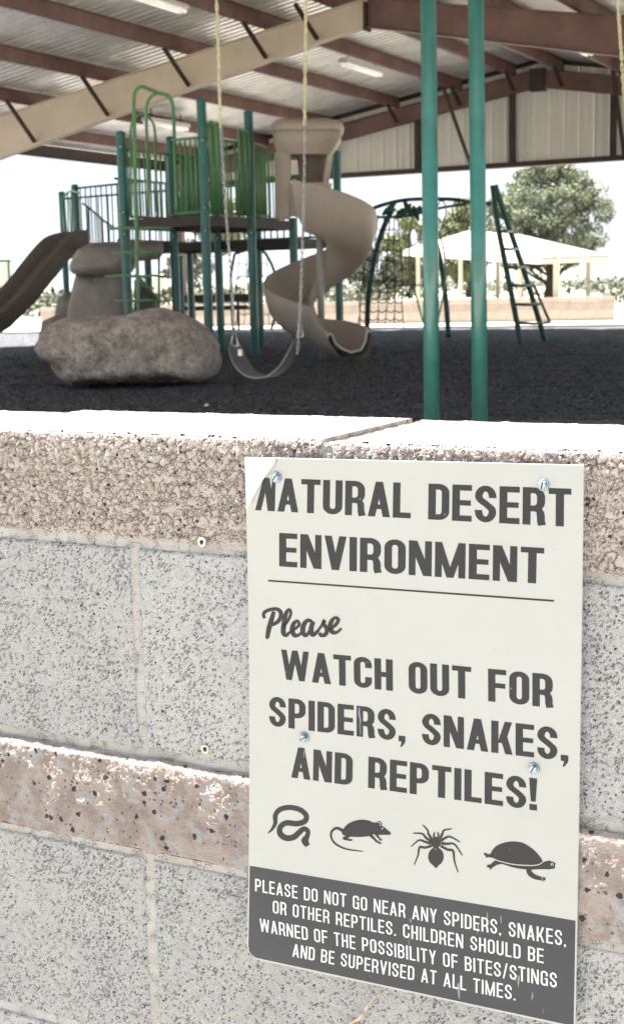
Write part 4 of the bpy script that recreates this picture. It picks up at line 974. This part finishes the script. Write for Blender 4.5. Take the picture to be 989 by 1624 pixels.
def shell(angs, x0t, name, y_top, y_bot, rxt, rxb, cxt, cxb, dt=.05, rows_=8):
    mb = MB(); outr, inn = [], []
    for j in range(rows_+1):
        f = j/rows_; cy = y_top+(y_bot-y_top)*f; rx = rxt+(rxb-rxt)*f; cx = cxt+(cxb-cxt)*f; ro, ri = [], []
        for a in angs:
            a = math.radians(a); c_ = math.copysign(abs(math.cos(a))**.6, math.cos(a)); s_ = math.copysign(abs(math.sin(a))**.6, math.sin(a))
            ro.append(W(cx+rx*c_, cy, dH)+Vector((Fh.x, Fh.y, 0))*(rx/115*s_)); ri.append(W(cx+(rx-4)*c_, cy, dH)+Vector((Fh.x, Fh.y, 0))*((rx-4)/115*s_))
        outr.append(ro); inn.append(ri)
    mb.grid(outr); mb.grid([r[::-1] for r in inn])
    mb.grid([[o_[0] for o_ in outr], [o_[0] for o_ in inn]]); mb.grid([[o_[-1] for o_ in inn], [o_[-1] for o_ in outr]]); mb.grid([outr[0][::-1], inn[0][::-1]]); mb.grid([outr[-1], inn[-1]])
    return mb.build(name, M_TAN, hood, 'auto')
shell(list(range(140, 257, 7)), 0, 'hood_wall', 242, 348, 49, 46, 484, 482)
shell(list(range(-22, 100, 8)), 0, 'hood_wall', 240, 318, 44, 32, 484, 486)
shell(list(range(248, 340, 8)), 0, 'hood_sill', 292, 345, 45, 42, 483, 482)
shell(list(range(318, 340, 5)), 0, 'hood_wall', 240, 292, 44, 34, 484, 485)

# ================================================================== BOULDER
M_ROCK, t, p, o = newmat('weathered_boulder'); n = t.nodes.new; l = t.links.new; tc = n('ShaderNodeTexCoord')
a = n('ShaderNodeTexNoise'); a.inputs['Scale'].default_value = 6; a.inputs['Detail'].default_value = 12; a.inputs['Roughness'].default_value = .72
r = n('ShaderNodeValToRGB'); e = r.color_ramp.elements; e[0].position = .33; e[0].color = (.20, .175, .155, 1); e[1].position = .68; e[1].color = (.64, .57, .50, 1); x = e.new(.5); x.color = (.42, .35, .295, 1)
v = n('ShaderNodeTexVoronoi'); v.inputs['Scale'].default_value = 38; mxx = n('ShaderNodeMix'); mxx.data_type = 'RGBA'; mxx.blend_type = 'MULTIPLY'; mxx.inputs['Factor'].default_value = .45
b = n('ShaderNodeTexNoise'); b.inputs['Scale'].default_value = 14; b.inputs['Detail'].default_value = 10; k = n('ShaderNodeBump'); k.inputs['Strength'].default_value = .9; k.inputs['Distance'].default_value = .05
l(tc.outputs['Object'], a.inputs['Vector']); l(a.outputs['Fac'], r.inputs[0]); l(tc.outputs['Object'], v.inputs['Vector']); l(r.outputs[0], mxx.inputs['A']); bw_ = n('ShaderNodeRGBToBW'); l(v.outputs['Color'], bw_.inputs[0]); l(bw_.outputs[0], mxx.inputs['B'])
l(mxx.outputs['Result'], p.inputs['Base Color']); l(tc.outputs['Object'], b.inputs['Vector']); l(b.outputs['Fac'], k.inputs['Height']); l(k.outputs[0], p.inputs['Normal']); p.inputs['Roughness'].default_value = .92
bo = lump('boulder', [(64, 556), (68, 530), (78, 512), (104, 505), (150, 503), (200, 498), (235, 489), (270, 490), (305, 503), (328, 522), (342, 548), (345, 572), (336, 594), (318, 603), (270, 598), (225, 603), (165, 609), (118, 610), (100, 596), (88, 574), (70, 566)], 13.9, .62, M_ROCK, None, .055, 2.4, 4, na=200, nb=90, pw=.34)
tag(bo, 'big weathered brown boulder lying on the black mulch before the tower', 'boulder')

# ================================================================== OVERHEAD / NET CLIMBER (right)
lc = onz(846, 542, GZ)
clim = thing('arch_climber', 'dark green arched climbing frame with rope net, rings and a leaning ladder', 'climbing frame', lc)
lt = W(781, 294, 21.6); la, lb = onz(828, 545, GZ), onz(867, 541, GZ)
mb = MB(); mb.tube(catmull([la+Vector((0, 0, -.1)), la.lerp(lt, .35)+Vector((-.03, 0, 0)), la.lerp(lt, .75)+Vector((-.04, 0, 0)), lt], 6), .045, 10); ls = mb.build('ladder_rail', M_DGREEN, clim, True)
mb = MB(); mb.tube(catmull([lb+Vector((0, 0, -.1)), lb.lerp(lt, .4)+Vector((.02, 0, 0)), lb.lerp(lt, .8)+Vector((.03, 0, 0)), lt+Vector((.03, .02, .01))], 6), .045, 10); mb.build('ladder_rail', M_DGREEN, clim, True)
mb = MB(); mb.tube([W(846, 452, 22.0), W(872, 512, 22.4)], .022, 8); mb.build('ladder_strut', M_DGREEN, clim, True)
for y, xa, xb in ((366, 791, 811), (394, 796, 822), (423, 801, 833), (452, 807, 845), (482, 814, 857), (512, 822, 872)):
    mb = MB(); mb.tube([W(xa, y, 21.0), W((xa+xb)/2, y+1, 21.1), W(xb, y-.5, 21.5)], .022, 8); mb.build('rung', M_DGREEN, clim, True)
dA = 23.0
mb = MB(); mb.tube(catmull([W(778, 323, 21.9), W(745, 320, 22.2), W(720, 316, 22.5), W(680, 315, 22.6), W(640, 317, dA), W(605, 325, dA), W(578, 336, dA)], 6), .032, 10); mb.build('overhead_rail', M_DGREEN, clim, True)
mb = MB(); mb.tube(catmull([W(580, 343, 22.4), W(618, 344, 22.4), W(650, 341, 22.4), W(690, 331, 22.3), W(740, 322, 22.0)], 6), .022, 8); mb.build('overhead_rail', M_DGREEN, clim, True)
for pts in ([W(624, 329, 22.8), W(615, 345, 22.8), W(603, 375, 22.8), W(592, 420, 22.8), W(584, 470, 22.8), W(581, 545, 22.8)], [W(662, 328, 23.6), W(680, 350, 23.6), W(697, 410, 23.6), W(706, 470, 23.6), W(711, 535, 23.6)]):
    mb = MB(); mb.tube(catmull(pts, 6), .048, 10); mb.build('arch_leg', M_DGREEN, clim, True)
for pts in ([W(655, 340, 22.5), W(650, 370, 22.5), W(649, 405, 22.5), W(655, 450, 22.5), W(665, 490, 22.5), W(673, 515, 22.5), W(682, 525, 22.7), W(692, 512, 22.9), W(700, 480, 22.9), W(706, 430, 22.9), W(702, 390, 22.9), W(690, 355, 22.8)],):
    mb = MB(); mb.tube(catmull(pts, 6), .016, 8); mb.build('hanging_ring', M_LIME, clim, True)
for a, b in (((606, 340), (628, 322)), ((633, 346), (652, 322)), ((628, 345), (640, 330)), ((655, 326), (664, 350)), ((640, 318), (655, 345))):
    mb = MB(); p_, q_ = W(*a, 22.6), W(*b, 22.6); mb.tube([p_, p_.lerp(q_, .3), p_.lerp(q_, .6), q_], [.02, .05, .05, .012], 8); mb.build('leaf_grip', M_DGREEN, clim, True)
for cx in (700, 731, 724):
    mb = MB(); mb.tube([W(cx+7*math.cos(a), 335+17*math.sin(a), 22.4) for a in [2*PI*k/18 for k in range(18)]], .011, 6, closed=True); mb.build('grip_ring', M_DGREEN, clim, True)
# rope net
def net(name, cols, ys, d, amp=3.5, r=.0085, par=None):
    mb = MB()
    for c in cols: mb.tube(catmull([W(c[0]+(c[1]-c[0])*f+1.2*math.sin(9*f+c[0]), ys[0]+(ys[-1]-ys[0])*f, d+.0*f) for f in [k/8 for k in range(9)]], 3), r, 5)
    for y in ys[1:-1]:
        f = (y-ys[0])/(ys[-1]-ys[0]); xs = [c[0]+(c[1]-c[0])*f for c in cols]; pts = []
        for a, b in zip(xs, xs[1:]): pts += [(a, y), ((a+b)/2, y+amp)]
        pts.append((xs[-1], y)); mb.tube(catmull([W(px, py, d) for px, py in pts], 3), r, 5)
    return mb.build(name, M_ROPE, par, True)
net('rope_net', [(590, 566), (600, 582), (609, 597), (617, 611), (624, 626), (632, 640)], [340, 362, 378, 395, 411, 427, 444, 461, 478, 492, 505, 520], 22.2, par=clim)
net('rope_net', [(560, 571), (571, 584)], [380, 405, 430, 455, 480, 505, 520], 22.6, par=clim, r=.007)
mb = MB(); mb.tube([W(622, 453, 22.3), W(655, 452, 22.4), W(706, 452, 23)], .012, 6); mb.box(W(648, 467, 22.5)-Vector((.04, .04, .03)), W(648, 467, 22.5)+Vector((.04, .04, .03))); mb.build('cross_rope', M_DGREEN, clim)
# second small net dome behind the tower
dome = thing('net_dome', 'small dark rope climbing dome seen between the tower posts', 'climbing frame', onz(408, 528, GZ))
for pts in ([(372, 402), (366, 440), (367, 480), (369, 522)], [(420, 400), (433, 425), (440, 460), (436, 500), (430, 522)], [(372, 402), (395, 396), (420, 400)], [(400, 398), (392, 440), (400, 500), (410, 522)]):
    mb = MB(); mb.tube(catmull([W(x, y, 24.5) for x, y in pts], 5), .025 if pts[0] != (400, 398) else .012, 8); mb.build('dome_arch', M_DGREEN, dome, True)
net('rope_net', [(378, 374), (390, 386), (402, 400), (414, 414), (424, 428)], [402, 420, 440, 460, 480, 500, 520], 24.5, amp=-3, par=dome, r=.007)

# ================================================================== SWINGS
def swing_frame(px_t, px_b, sgn, label):
    b = W(px_b, 668, 7.25); tpt = W(px_t, 0, 7.25); d = (tpt-b); foot = Vector((b.x, b.y, GZ-.1)); top = Vector((tpt.x, tpt.y, 1.80))
    t = thing('swing_frame', label, 'swing frame', (foot.x, foot.y, GZ), 'teal steel swing frames')
    mb = MB(); mb.tube([foot, top], .0425, 20); mb.build('post', M_SWING, t, True)
    far = top+Vector((RT.x, RT.y, 0)).normalized()*sgn*3.7; mb = MB(); mb.tube([top, far], .0445, 16); mb.build('top_beam', M_SWING, t, True)
    mb = MB(); mb.tube([top-Vector((0, 0, .14)), top+Vector((0, 0, .055))], .056, 20); mb.build('collar', M_SWING, t, True)
    mb = MB(); mb.tube([Vector((far.x, far.y, GZ-.1)), far], .0425, 16); mb.build('post', M_SWING, t, True)
    return top
s1 = swing_frame(679, 684.5, -1, 'left of the two teal steel swing posts, the near belt swing hangs from its beam')
s2 = swing_frame(754, 761.5, 1, 'right of the two teal steel swing posts, with the yellow chain at the right edge')
def chain(pts, name, m, par, link_len=.036, r=.0027, wd=.0085):
    P = catmull(pts, 10); mb = MB(); acc = [0]
    for a, b in zip(P, P[1:]): acc.append(acc[-1]+(b-a).length)
    L_ = acc[-1]; nL = int(L_/(link_len*.80)); i = 0
    for k in range(nL):
        s = (k+.5)*L_/nL
        while acc[i+1] < s and i < len(P)-2: i += 1
        p = P[i].lerp(P[i+1], (s-acc[i])/(acc[i+1]-acc[i])); t = (P[i+1]-P[i]).normalized()
        ph = (k % 2)*PI/2+.5+.12*k; a = t.orthogonal().normalized(); b = t.cross(a); s_ = a*math.cos(ph)+b*math.sin(ph)
        hl = link_len/2-wd*.5
        ring = [p+t*(hl*(1 if math.sin(q) >= 0 else -1)+wd*math.sin(q)*.8)+s_*wd*math.cos(q)*.75 for q in [2*PI*j/12 for j in range(12)]]
        mb.tube(ring, r, 5, closed=True)
    return mb.build(name, m, par, True)
sw = thing('belt_swing', 'black rubber belt swing with twisted chains hanging before the boulder and slide', 'swing', W(415, 598, 7.2), 'belt swings')
cL1 = [W(343, -12, 7.2), W(346, 80, 7.2), W(349.5, 200, 7.2)]; cL2 = [W(349.5, 200, 7.2), W(353.5, 260, 7.2), W(359, 345, 7.2), W(367, 450, 7.2), W(371, 520, 7.2)]
cR1 = [W(485, -12, 7.1), W(484, 90, 7.1), W(483, 195, 7.1)]; cR2 = [W(483, 195, 7.1), W(482, 290, 7.1), W(479, 400, 7.08), W(475.5, 490, 7.05), W(471, 560, 7.02)]
chain(cL1, 'coated_chain', M_YEL, sw, r=.0038); chain(cL2, 'chain', M_CHAIN, sw); chain(cR1, 'coated_chain', M_YEL, sw, r=.0038); chain(cR2, 'chain', M_CHAIN, sw)
for q in (W(343, -14, 7.2), W(485, -14, 7.1)):
    mb = MB(); mb.tube([Vector((q.x, q.y, 1.80)), q], .012, 8); mb.tube([q+Vector((0, 0, .03)), q-Vector((0, 0, .02))], .02, 8); mb.build('hanger', M_CHAIN, sw, True)
for a, b, c in (((371, 520), (366, 548), (378, 548)), ((476, 512), (470, 535), (481, 533))):
    mb = MB(); mb.tube([W(*a, 7.15), W(*b, 7.2), W(*c, 7.1)], .004, 6, closed=True); mb.build('shackle', M_CHAIN, sw, True)
ctr = catmull([W(372, 545, 7.22), W(376, 562, 7.2), W(388, 584, 7.17), W(408, 597, 7.14), (W(432, 595, 7.1)), W(452, 578, 7.07), W(464, 555, 7.04), W(470, 538, 7.02)], 5)
rows = []
for i, c in enumerate(ctr):
    f = i/(len(ctr)-1); a = 1.05-.55*f; dv = Vector((FW.x, FW.y, 0)).normalized()*math.cos(a)*-1+Vector((RT.x, RT.y, 0)).normalized()*math.sin(a)*-.55
    dv = dv.normalized(); h = .065*(1-.5*abs(2*f-1)**4); t = (ctr[min(i+1, len(ctr)-1)]-ctr[max(i-1, 0)]).normalized(); nn = t.cross(dv).normalized()*.005
    rows.append([c-dv*h-nn, c-dv*h*.5-nn, c+dv*h*.5-nn, c+dv*h-nn, c+dv*h+nn, c-dv*h+nn])
mb = MB(); mb.grid(rows, True); mb.f.append(tuple(range(6))); mb.f.append(tuple(len(mb.v)-6+k for k in range(6))[::-1]); mb.build('seat', M_RUB, sw, 'auto')
mb = MB(); p = W(381, 559, 7.1); mb.box(p-Vector((.012, .004, .016)), p+Vector((.012, .004, .016))); mb.build('seat_rivet', M_CHAIN, sw)
sw2 = thing('belt_swing', 'swing of which only the yellow coated chain shows at the right edge', 'swing', W(1045, 590, 7.1), 'belt swings')
chain([W(978, -14, 7.1), W(983, 60, 7.1), W(989, 145, 7.1), W(994, 200, 7.1)], 'coated_chain', M_YEL, sw2, r=.0042); chain([W(994, 200, 7.1), W(1010, 540, 7.1)], 'chain', M_CHAIN, sw2); chain([W(1110, -14, 7.1), W(1085, 540, 7.1)], 'chain', M_CHAIN, sw2)
mb = MB(); pp = catmull([W(1010, 540, 7.1), W(1025, 585, 7.1), W(1050, 598, 7.1), W(1072, 583, 7.1), W(1085, 540, 7.1)], 5); dv = Fh*.065
mb.grid([[c-dv, c+dv, c+dv+Vector((0, 0, .01)), c-dv+Vector((0, 0, .01))] for c in pp], True); mb.build('seat', M_RUB, sw2, 'auto')
# pale scrap on the mulch
q = onz(326, 644, GZ+.03); mb = MB(); mb.add([q+Vector((-.02, 0, 0)), q+Vector((.02, -.01, .004)), q+Vector((.022, .02, .01)), q+Vector((-.01, .03, .006)), q+Vector((0, .01, .02))], [(0,1,4),(1,2,4),(2,3,4),(3,0,4)])
tag(mb.build('paper_scrap', M_WHITE), 'tiny white scrap lying on the black mulch behind the wall', 'litter')

# ================================================================== BEYOND THE PLAYGROUND
# picnic table behind tower
pt = thing('picnic_table', 'dark perforated picnic table in the sun behind the tower posts', 'table', W(345, 505, 27))
def slab(pxa, pya, pxb, pyb, d, depth, m, name, par, n=3):
    a, b = W(pxa, pya, d), W(pxb, pyb, d); hz = (pyb-pya)/FPX*d; b.z = a.z-hz
    mb = MB(); dr = Vector((RT.x, RT.y, 0)).normalized(); L_ = (pxb-pxa)/FPX*d; f = Fh*depth
    c = [a, a+dr*L_, a+dr*L_+f, a+f]; dz = Vector((0, 0, -hz)); mb.add([p+dz for p in c]+c, [(0,3,2,1),(4,5,6,7),(0,1,5,4),(1,2,6,5),(2,3,7,6),(3,0,4,7)]); return mb.build(name, m, par)
slab(286, 468, 398, 480, 27, .7, M_MESH, 'table_top', pt); slab(284, 489, 395, 493, 26.4, .28, M_MESH, 'seat', pt); slab(290, 486, 392, 489, 28.2, .28, M_MESH, 'seat', pt)
for x in (305, 375): slab(x, 480, x+4, 523, 27, .06, M_MESH, 'leg', pt)
# long low block wall
wL, wR = Vector((-22.1, 27.9, 0)), Vector((-7.75, 30.7, 0)); wd_ = (wR-wL).normalized(); wn = Vector((-wd_.y, wd_.x, 0)); wl = (wR-wL).length
low = thing('low_block_wall', 'long low tan block wall along the far side of the playground', 'wall', (wL+wR)/2+Vector((0, 0, GZ)))
H_ = .60
mb = MB(); 
def wbox(a, b, z0, z1, y0, y1, mb):
    q = [wL+wd_*a+wn*y0, wL+wd_*b+wn*y0, wL+wd_*b+wn*y1, wL+wd_*a+wn*y1]
    mb.add([p+Vector((0, 0, z0)) for p in q]+[p+Vector((0, 0, z1)) for p in q], [(0,3,2,1),(4,5,6,7),(0,1,5,4),(1,2,6,5),(2,3,7,6),(3,0,4,7)])
wbox(.01, wl-.01, GZ-.1, GZ+H_-.11, .012, .18, mb); mb.build('mortar_core', M_CONC, low)
M_BW2 = mat('darker_block', (.33, .275, .235), .9, var=.1, vs=3, bump=.3, bs=30)
cache = {}
mrows = [(GZ-.1, GZ+.095), (GZ+.105, GZ+.295), (GZ+.305, GZ+.485)]
for r_i, (z0, z1) in enumerate(mrows):
    a = -.2*(r_i % 2); kk = 0
    while a < wl and kk < 80:
        x0, x1 = max(0, a)+.004, min(wl, a+.4)-.004
        if x1-x0 > .05:
            key = (r_i, round(x1-x0, 2))
            if key not in cache:
                m_ = MB(); q = [wd_*0, wd_*(x1-x0), wd_*(x1-x0)+wn*.2, wn*.2]
                m_.add([p+Vector((0, 0, z0)) for p in q]+[p+Vector((0, 0, z1)) for p in q], [(0,3,2,1),(4,5,6,7),(0,1,5,4),(1,2,6,5),(2,3,7,6),(3,0,4,7)]); cache[key] = m_.mesh('block')
            p = wL+wd_*x0+wn*(.003*math.sin(kk*2.3+r_i)); link('block', cache[key], M_BWALL if r_i < 2 else M_BW2, low, (p.x, p.y, 0))
        a += .4; kk += 1
for k in range(int(wl/.4)+1):
    x0, x1 = k*.4+.003, min(wl, k*.4+.4)-.003
    if x1-x0 < .05: continue
    m_ = MB(); wbox(x0, x1, GZ+.495, GZ+H_, -.012, .212, m_); m_.build('cap_block', M_BWALL, low)
# pavilion
dP = 80
pav = thing('picnic_pavilion', 'white low hipped roof pavilion on cream posts beyond the low wall', 'pavilion', onz(800, 470, GZ)*0+Vector((W(800, 470, dP).x, W(800, 470, dP).y, GZ)))
eL, eR, eM = W(640, 396, dP+4), W(966, 404, dP-2), W(858, 408, dP-9); eB = W(760, 398, dP+12); r1, r2 = W(744, 365, dP-1), W(828, 372, dP+1)
def thickroof(faces, name, m, par, th=.16):
    mb = MB()
    for f in faces: mb.add(f+[p-Vector((0, 0, th)) for p in f], [tuple(range(len(f))), tuple(range(2*len(f)-1, len(f)-1, -1))]+[(i, i+len(f), (i+1) % len(f)+len(f), (i+1) % len(f)) for i in range(len(f))])
    return mb.build(name, m, par)
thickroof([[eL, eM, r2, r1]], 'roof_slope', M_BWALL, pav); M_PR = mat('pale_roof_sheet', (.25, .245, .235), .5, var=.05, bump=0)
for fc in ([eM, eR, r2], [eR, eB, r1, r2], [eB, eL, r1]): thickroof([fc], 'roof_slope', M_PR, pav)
mb = MB(); mb.bar(eL-Vector((0, 0, .22)), eM-Vector((0, 0, .22)), .12, .25); mb.bar(eM-Vector((0, 0, .22)), eR-Vector((0, 0, .22)), .12, .25); mb.build('fascia', M_CREAM, pav)
for x, d, w_ in ((663, dP+3, .22), (730, dP-2, .2), (789, dP+6, .2), (825, dP-6, .25), (882, dP-7.5, .27), (933, dP-2, .25)):
    a = W(x, 404, d); m_ = MB(); m_.box((a.x-w_/2, a.y-w_/2, GZ-.1), (a.x+w_/2, a.y+w_/2, a.z)); m_.build('post', M_CREAM, pav)
# trees
def tree(name, label, cxp, base_py, d, top_py, rxp, m, seed, nleaf, clumps, group='trees beyond the playground', lean=0, leaf=.16, holes=.0, flat=.72, trunk=.3, yb=None, cr=(.17, .33)):
    rr = random.Random(seed); b = W(cxp, base_py, d); b.z = GZ-.1; s = d/FPX; R = rxp*s; zt = W(cxp, top_py, d).z; zb = W(cxp, yb or base_py-30, d).z
    t = thing(name, label, 'tree', (b.x, b.y, GZ), group); H = zt-zb
    # clump centres
    cs = []
    for k in range(clumps):
        f = rr.random(); a = rr.uniform(0, 2*PI); prof = math.sin(PI*min(1, max(.06, (f*.86+.12))))**.55
        q = R*prof*math.sqrt(rr.uniform(.15, 1))
        cs.append((Vector((b.x+q*math.cos(a)+lean*f, b.y+q*math.sin(a), zb+H*(f*.93+.02))), R*rr.uniform(*cr)))
    mb = MB()
    tp = [Vector((b.x, b.y, GZ-.1)), Vector((b.x+.05*R, b.y, GZ+(zb-GZ)*.7)), Vector((b.x-.04*R+lean*.3, b.y, zb+H*.35)), Vector((b.x+lean*.7, b.y, zb+H*.75)), Vector((b.x+lean, b.y, zt-.2))]
    P = catmull(tp, 4); mb.tube(P, [trunk*(1-.9*i/len(P)) for i in range(len(P))], 8); tr = mb.build('trunk', M_BARK, t, True)
    mb = MB()
    for c, r_ in cs[::2]:
        f = max(.1, min(.9, (c.z-GZ)/(zt-GZ)*.75)); st = P[int(f*(len(P)-1))]
        mb.tube(catmull([st, st.lerp(c, .5)+Vector((0, 0, -.06*R)), c], 3), [trunk*.28, trunk*.25, trunk*.2, trunk*.17, trunk*.14, trunk*.1, trunk*.05][:7], 5)
    mb.build('limbs', M_BARK, t, True)
    V, F = [], []
    for k in range(nleaf):
        c, r_ = cs[rr.randrange(len(cs))]; 
        dvec = Vector((rr.gauss(0, 1), rr.gauss(0, 1), rr.gauss(0, 1)*flat)); dvec = dvec.normalized()*r_*rr.random()**.4
        p = c+dvec; n1 = Vector((rr.gauss(0, 1), rr.gauss(0, 1), rr.gauss(0, 1))).normalized(); n2 = n1.orthogonal().normalized(); q = leaf*rr.uniform(.6, 1.4)
        i = len(V); V += [p-n1*q, p+n2*q*.38, p+n1*q, p-n2*q*.38]; F.append((i, i+1, i+2, i+3))
    mb = MB(); mb.v = V; mb.f = F; mb.build('crown', m, t)
    return t
tree('pine_tree', 'tall wide olive green pine with open crown behind the white pavilion', 868, 472, 92, 258, 92, M_NEEDLE, 11, 40000, 170, leaf=.11, flat=.5, cr=(.12, .23), trunk=.34, yb=425)
tree('broadleaf_tree', 'paler green tree between the two teal posts above the pavilion roof', 742, 472, 110, 318, 52, M_LEAF, 12, 11000, 42, leaf=.17, yb=440, trunk=.25)
tree('broadleaf_tree', 'pale green tree seen through the arched climbing frame', 650, 472, 118, 330, 50, M_LEAF, 13, 9000, 36, leaf=.18, yb=448, trunk=.25)
tree('broadleaf_tree', 'low grey green tree seen behind the climbing net beside the slide', 600, 470, 105, 398, 44, M_BUSH, 14, 6000, 26, leaf=.15, yb=458, trunk=.15)
tree('broadleaf_tree', 'sparse tree seen through the tower posts over the picnic table', 300, 480, 70, 385, 42, M_BUSH, 15, 2600, 30, leaf=.1, yb=455, trunk=.14)
tree('broadleaf_tree', 'small green tree showing between the tower railings', 350, 480, 120, 290, 55, M_LEAF, 16, 7000, 30, leaf=.18, yb=400, trunk=.2)
# brush on the plain
rr = random.Random(9); V, F = [], []
for k in range(700):
    px = rr.uniform(-150, 1150); d = 60+500*rr.random()**1.6; base = W(px, 450, d); base.z = GZ; h = rr.uniform(.3, 1.2)*(1+d/400)
    if 600 < px < 960 and d < 100: continue
    for j in range(34):
        p = base+Vector((rr.gauss(0, h*.8), rr.gauss(0, h*.8), abs(rr.gauss(0, h*.45)))); n1 = Vector((rr.gauss(0, 1), rr.gauss(0, 1), rr.gauss(0, 1))).normalized(); n2 = n1.orthogonal().normalized(); q = .16*h*rr.uniform(.7, 1.5)
        i = len(V); V += [p-n1*q, p+n2*q*.5, p+n1*q, p-n2*q*.5]; F.append((i, i+1, i+2, i+3))
mb = MB(); mb.v = V; mb.f = F; tag(mb.build('desert_brush', M_BUSH), 'low dry desert brush scattered over the plain', 'brush', kind='stuff')
# notice board at left edge
nb_ = thing('notice_board', 'green framed pale notice board at the left edge beyond the slide', 'notice board', Vector((W(4, 480, 60).x, W(4, 480, 60).y, GZ)))
mb = MB(); a, b = W(-22, 455, 60), W(15, 415, 60); dr = Vector((RT.x, RT.y, 0)).normalized()
def vbox(px0, py0, px1, py1, d, th, mb):
    p = W((px0+px1)/2, (py0+py1)/2, d); hw, hh = (px1-px0)/FPX*d/2, (py1-py0)/FPX*d/2; f = Fh*th/2; r = dr*hw; u = Vector((0, 0, hh))
    mb.add([p-r-f-u, p+r-f-u, p+r+f-u, p-r+f-u, p-r-f+u, p+r-f+u, p+r+f+u, p-r+f+u], [(0,3,2,1),(4,5,6,7),(0,1,5,4),(1,2,6,5),(2,3,7,6),(3,0,4,7)]); return mb
vbox(-22, 416, 14, 456, 60, .08, MB()).build('panel', M_CREAM, nb_)
for q in ((-24, 412, 17, 416), (-24, 456, 17, 459)): vbox(*q, 60, .14, MB()).build('frame', M_DGREEN, nb_)
for q in ((14.2, 416.2, 17, 490), (-24, 416.2, -22.2, 490)): vbox(*q, 60, .14, MB()).build('post', M_DGREEN, nb_)
# far white buildings and parked cars (left and middle)
def shed(px0, py0, px1, py1, d, label, m=M_WHITE, rh=5):
    b = W((px0+px1)/2, py1, d); t = thing('far_building', label, 'building', (b.x, b.y, GZ), 'pale buildings far across the plain')
    vbox(px0, py0, px1, py1+22, d, 6, MB()).build('wall', m, t)
    p = W((px0+px1)/2, py0, d); hw = (px1-px0)/FPX*d/2+.4; f = Fh*3.5; r = dr*hw; u = Vector((0, 0, rh/FPX*d)); mb = MB()
    mb.add([p-r-f, p+r-f, p+r+f, p-r+f, p-r+u, p+r+u], [(0,1,5,4),(2,3,4,5),(0,4,3),(1,2,5),(0,3,2,1)]); mb.build('roof', M_BWALL if m is M_WHITE else M_WHITE, t)
    n_ = max(2, int((px1-px0)/12))
    for k in range(n_):
        x = px0+(k+.5)*(px1-px0)/n_; vbox(x-1.6, py0+4, x+1.6, py0+8, d-3.03, .1, MB()).build('window', M_GLASS, t)
shed(30, 432, 66, 446, 210, 'long white building on the plain left of the straight slide'); shed(232, 440, 262, 452, 200, 'tan house seen under the tower beside the climber rungs', M_CREAM)
shed(452, 436, 500, 450, 230, 'white building glimpsed behind the spiral slide'); shed(390, 446, 428, 456, 190, 'cream building seen through the rope dome', M_CREAM)
def car(px, py, d, label, m, L_=4.4):
    b = W(px, py, d); b.z = GZ+.02; t = thing('parked_car', label, 'car', b, 'cars parked far beyond the playground')
    ax, f = dr, Fh
    side = [(-.5, .28), (-.5, .62), (-.44, .80), (-.30, .88), (-.18, 1.32), (.10, 1.42), (.28, 1.32), (.38, .92), (.48, .82), (.5, .5), (.49, .28)]
    mb = MB(); n = len(side); V = [b+ax*x*L_+Vector((0, 0, z))+f*s*.85 for s in (-1, 1) for x, z in side]
    mb.add(V, [tuple(range(n)), tuple(range(2*n-1, n-1, -1))]+[(i, i+n, (i+1) % n+n, (i+1) % n) for i in range(n)]); mb.build('body', m, t)
    for x in (-.3, .3):
        for s in (-1, 1): k = MB(); c = b+ax*x*L_+Vector((0, 0, .32))+f*s*.78; k.tube([c-f*.1, c+f*.1], .32, 14); k.build('wheel', M_TYRE, t, True)
    for x0, x1 in ((-.17, -.02), (.0, .24)):
        k = MB(); k.add([b+ax*x0*L_+Vector((0, 0, .95))-f*.86, b+ax*x1*L_+Vector((0, 0, .95))-f*.86, b+ax*(x1-.03)*L_+Vector((0, 0, 1.28))-f*.86, b+ax*(x0+.02)*L_+Vector((0, 0, 1.28))-f*.86], [(0, 1, 2, 3)]); k.build('side_window', M_GLASS, t)
car(120, 462, 260, 'white car parked far off beyond the straight slide', M_CAR); car(352, 466, 240, 'white car parked far off behind the tower posts', M_CAR)
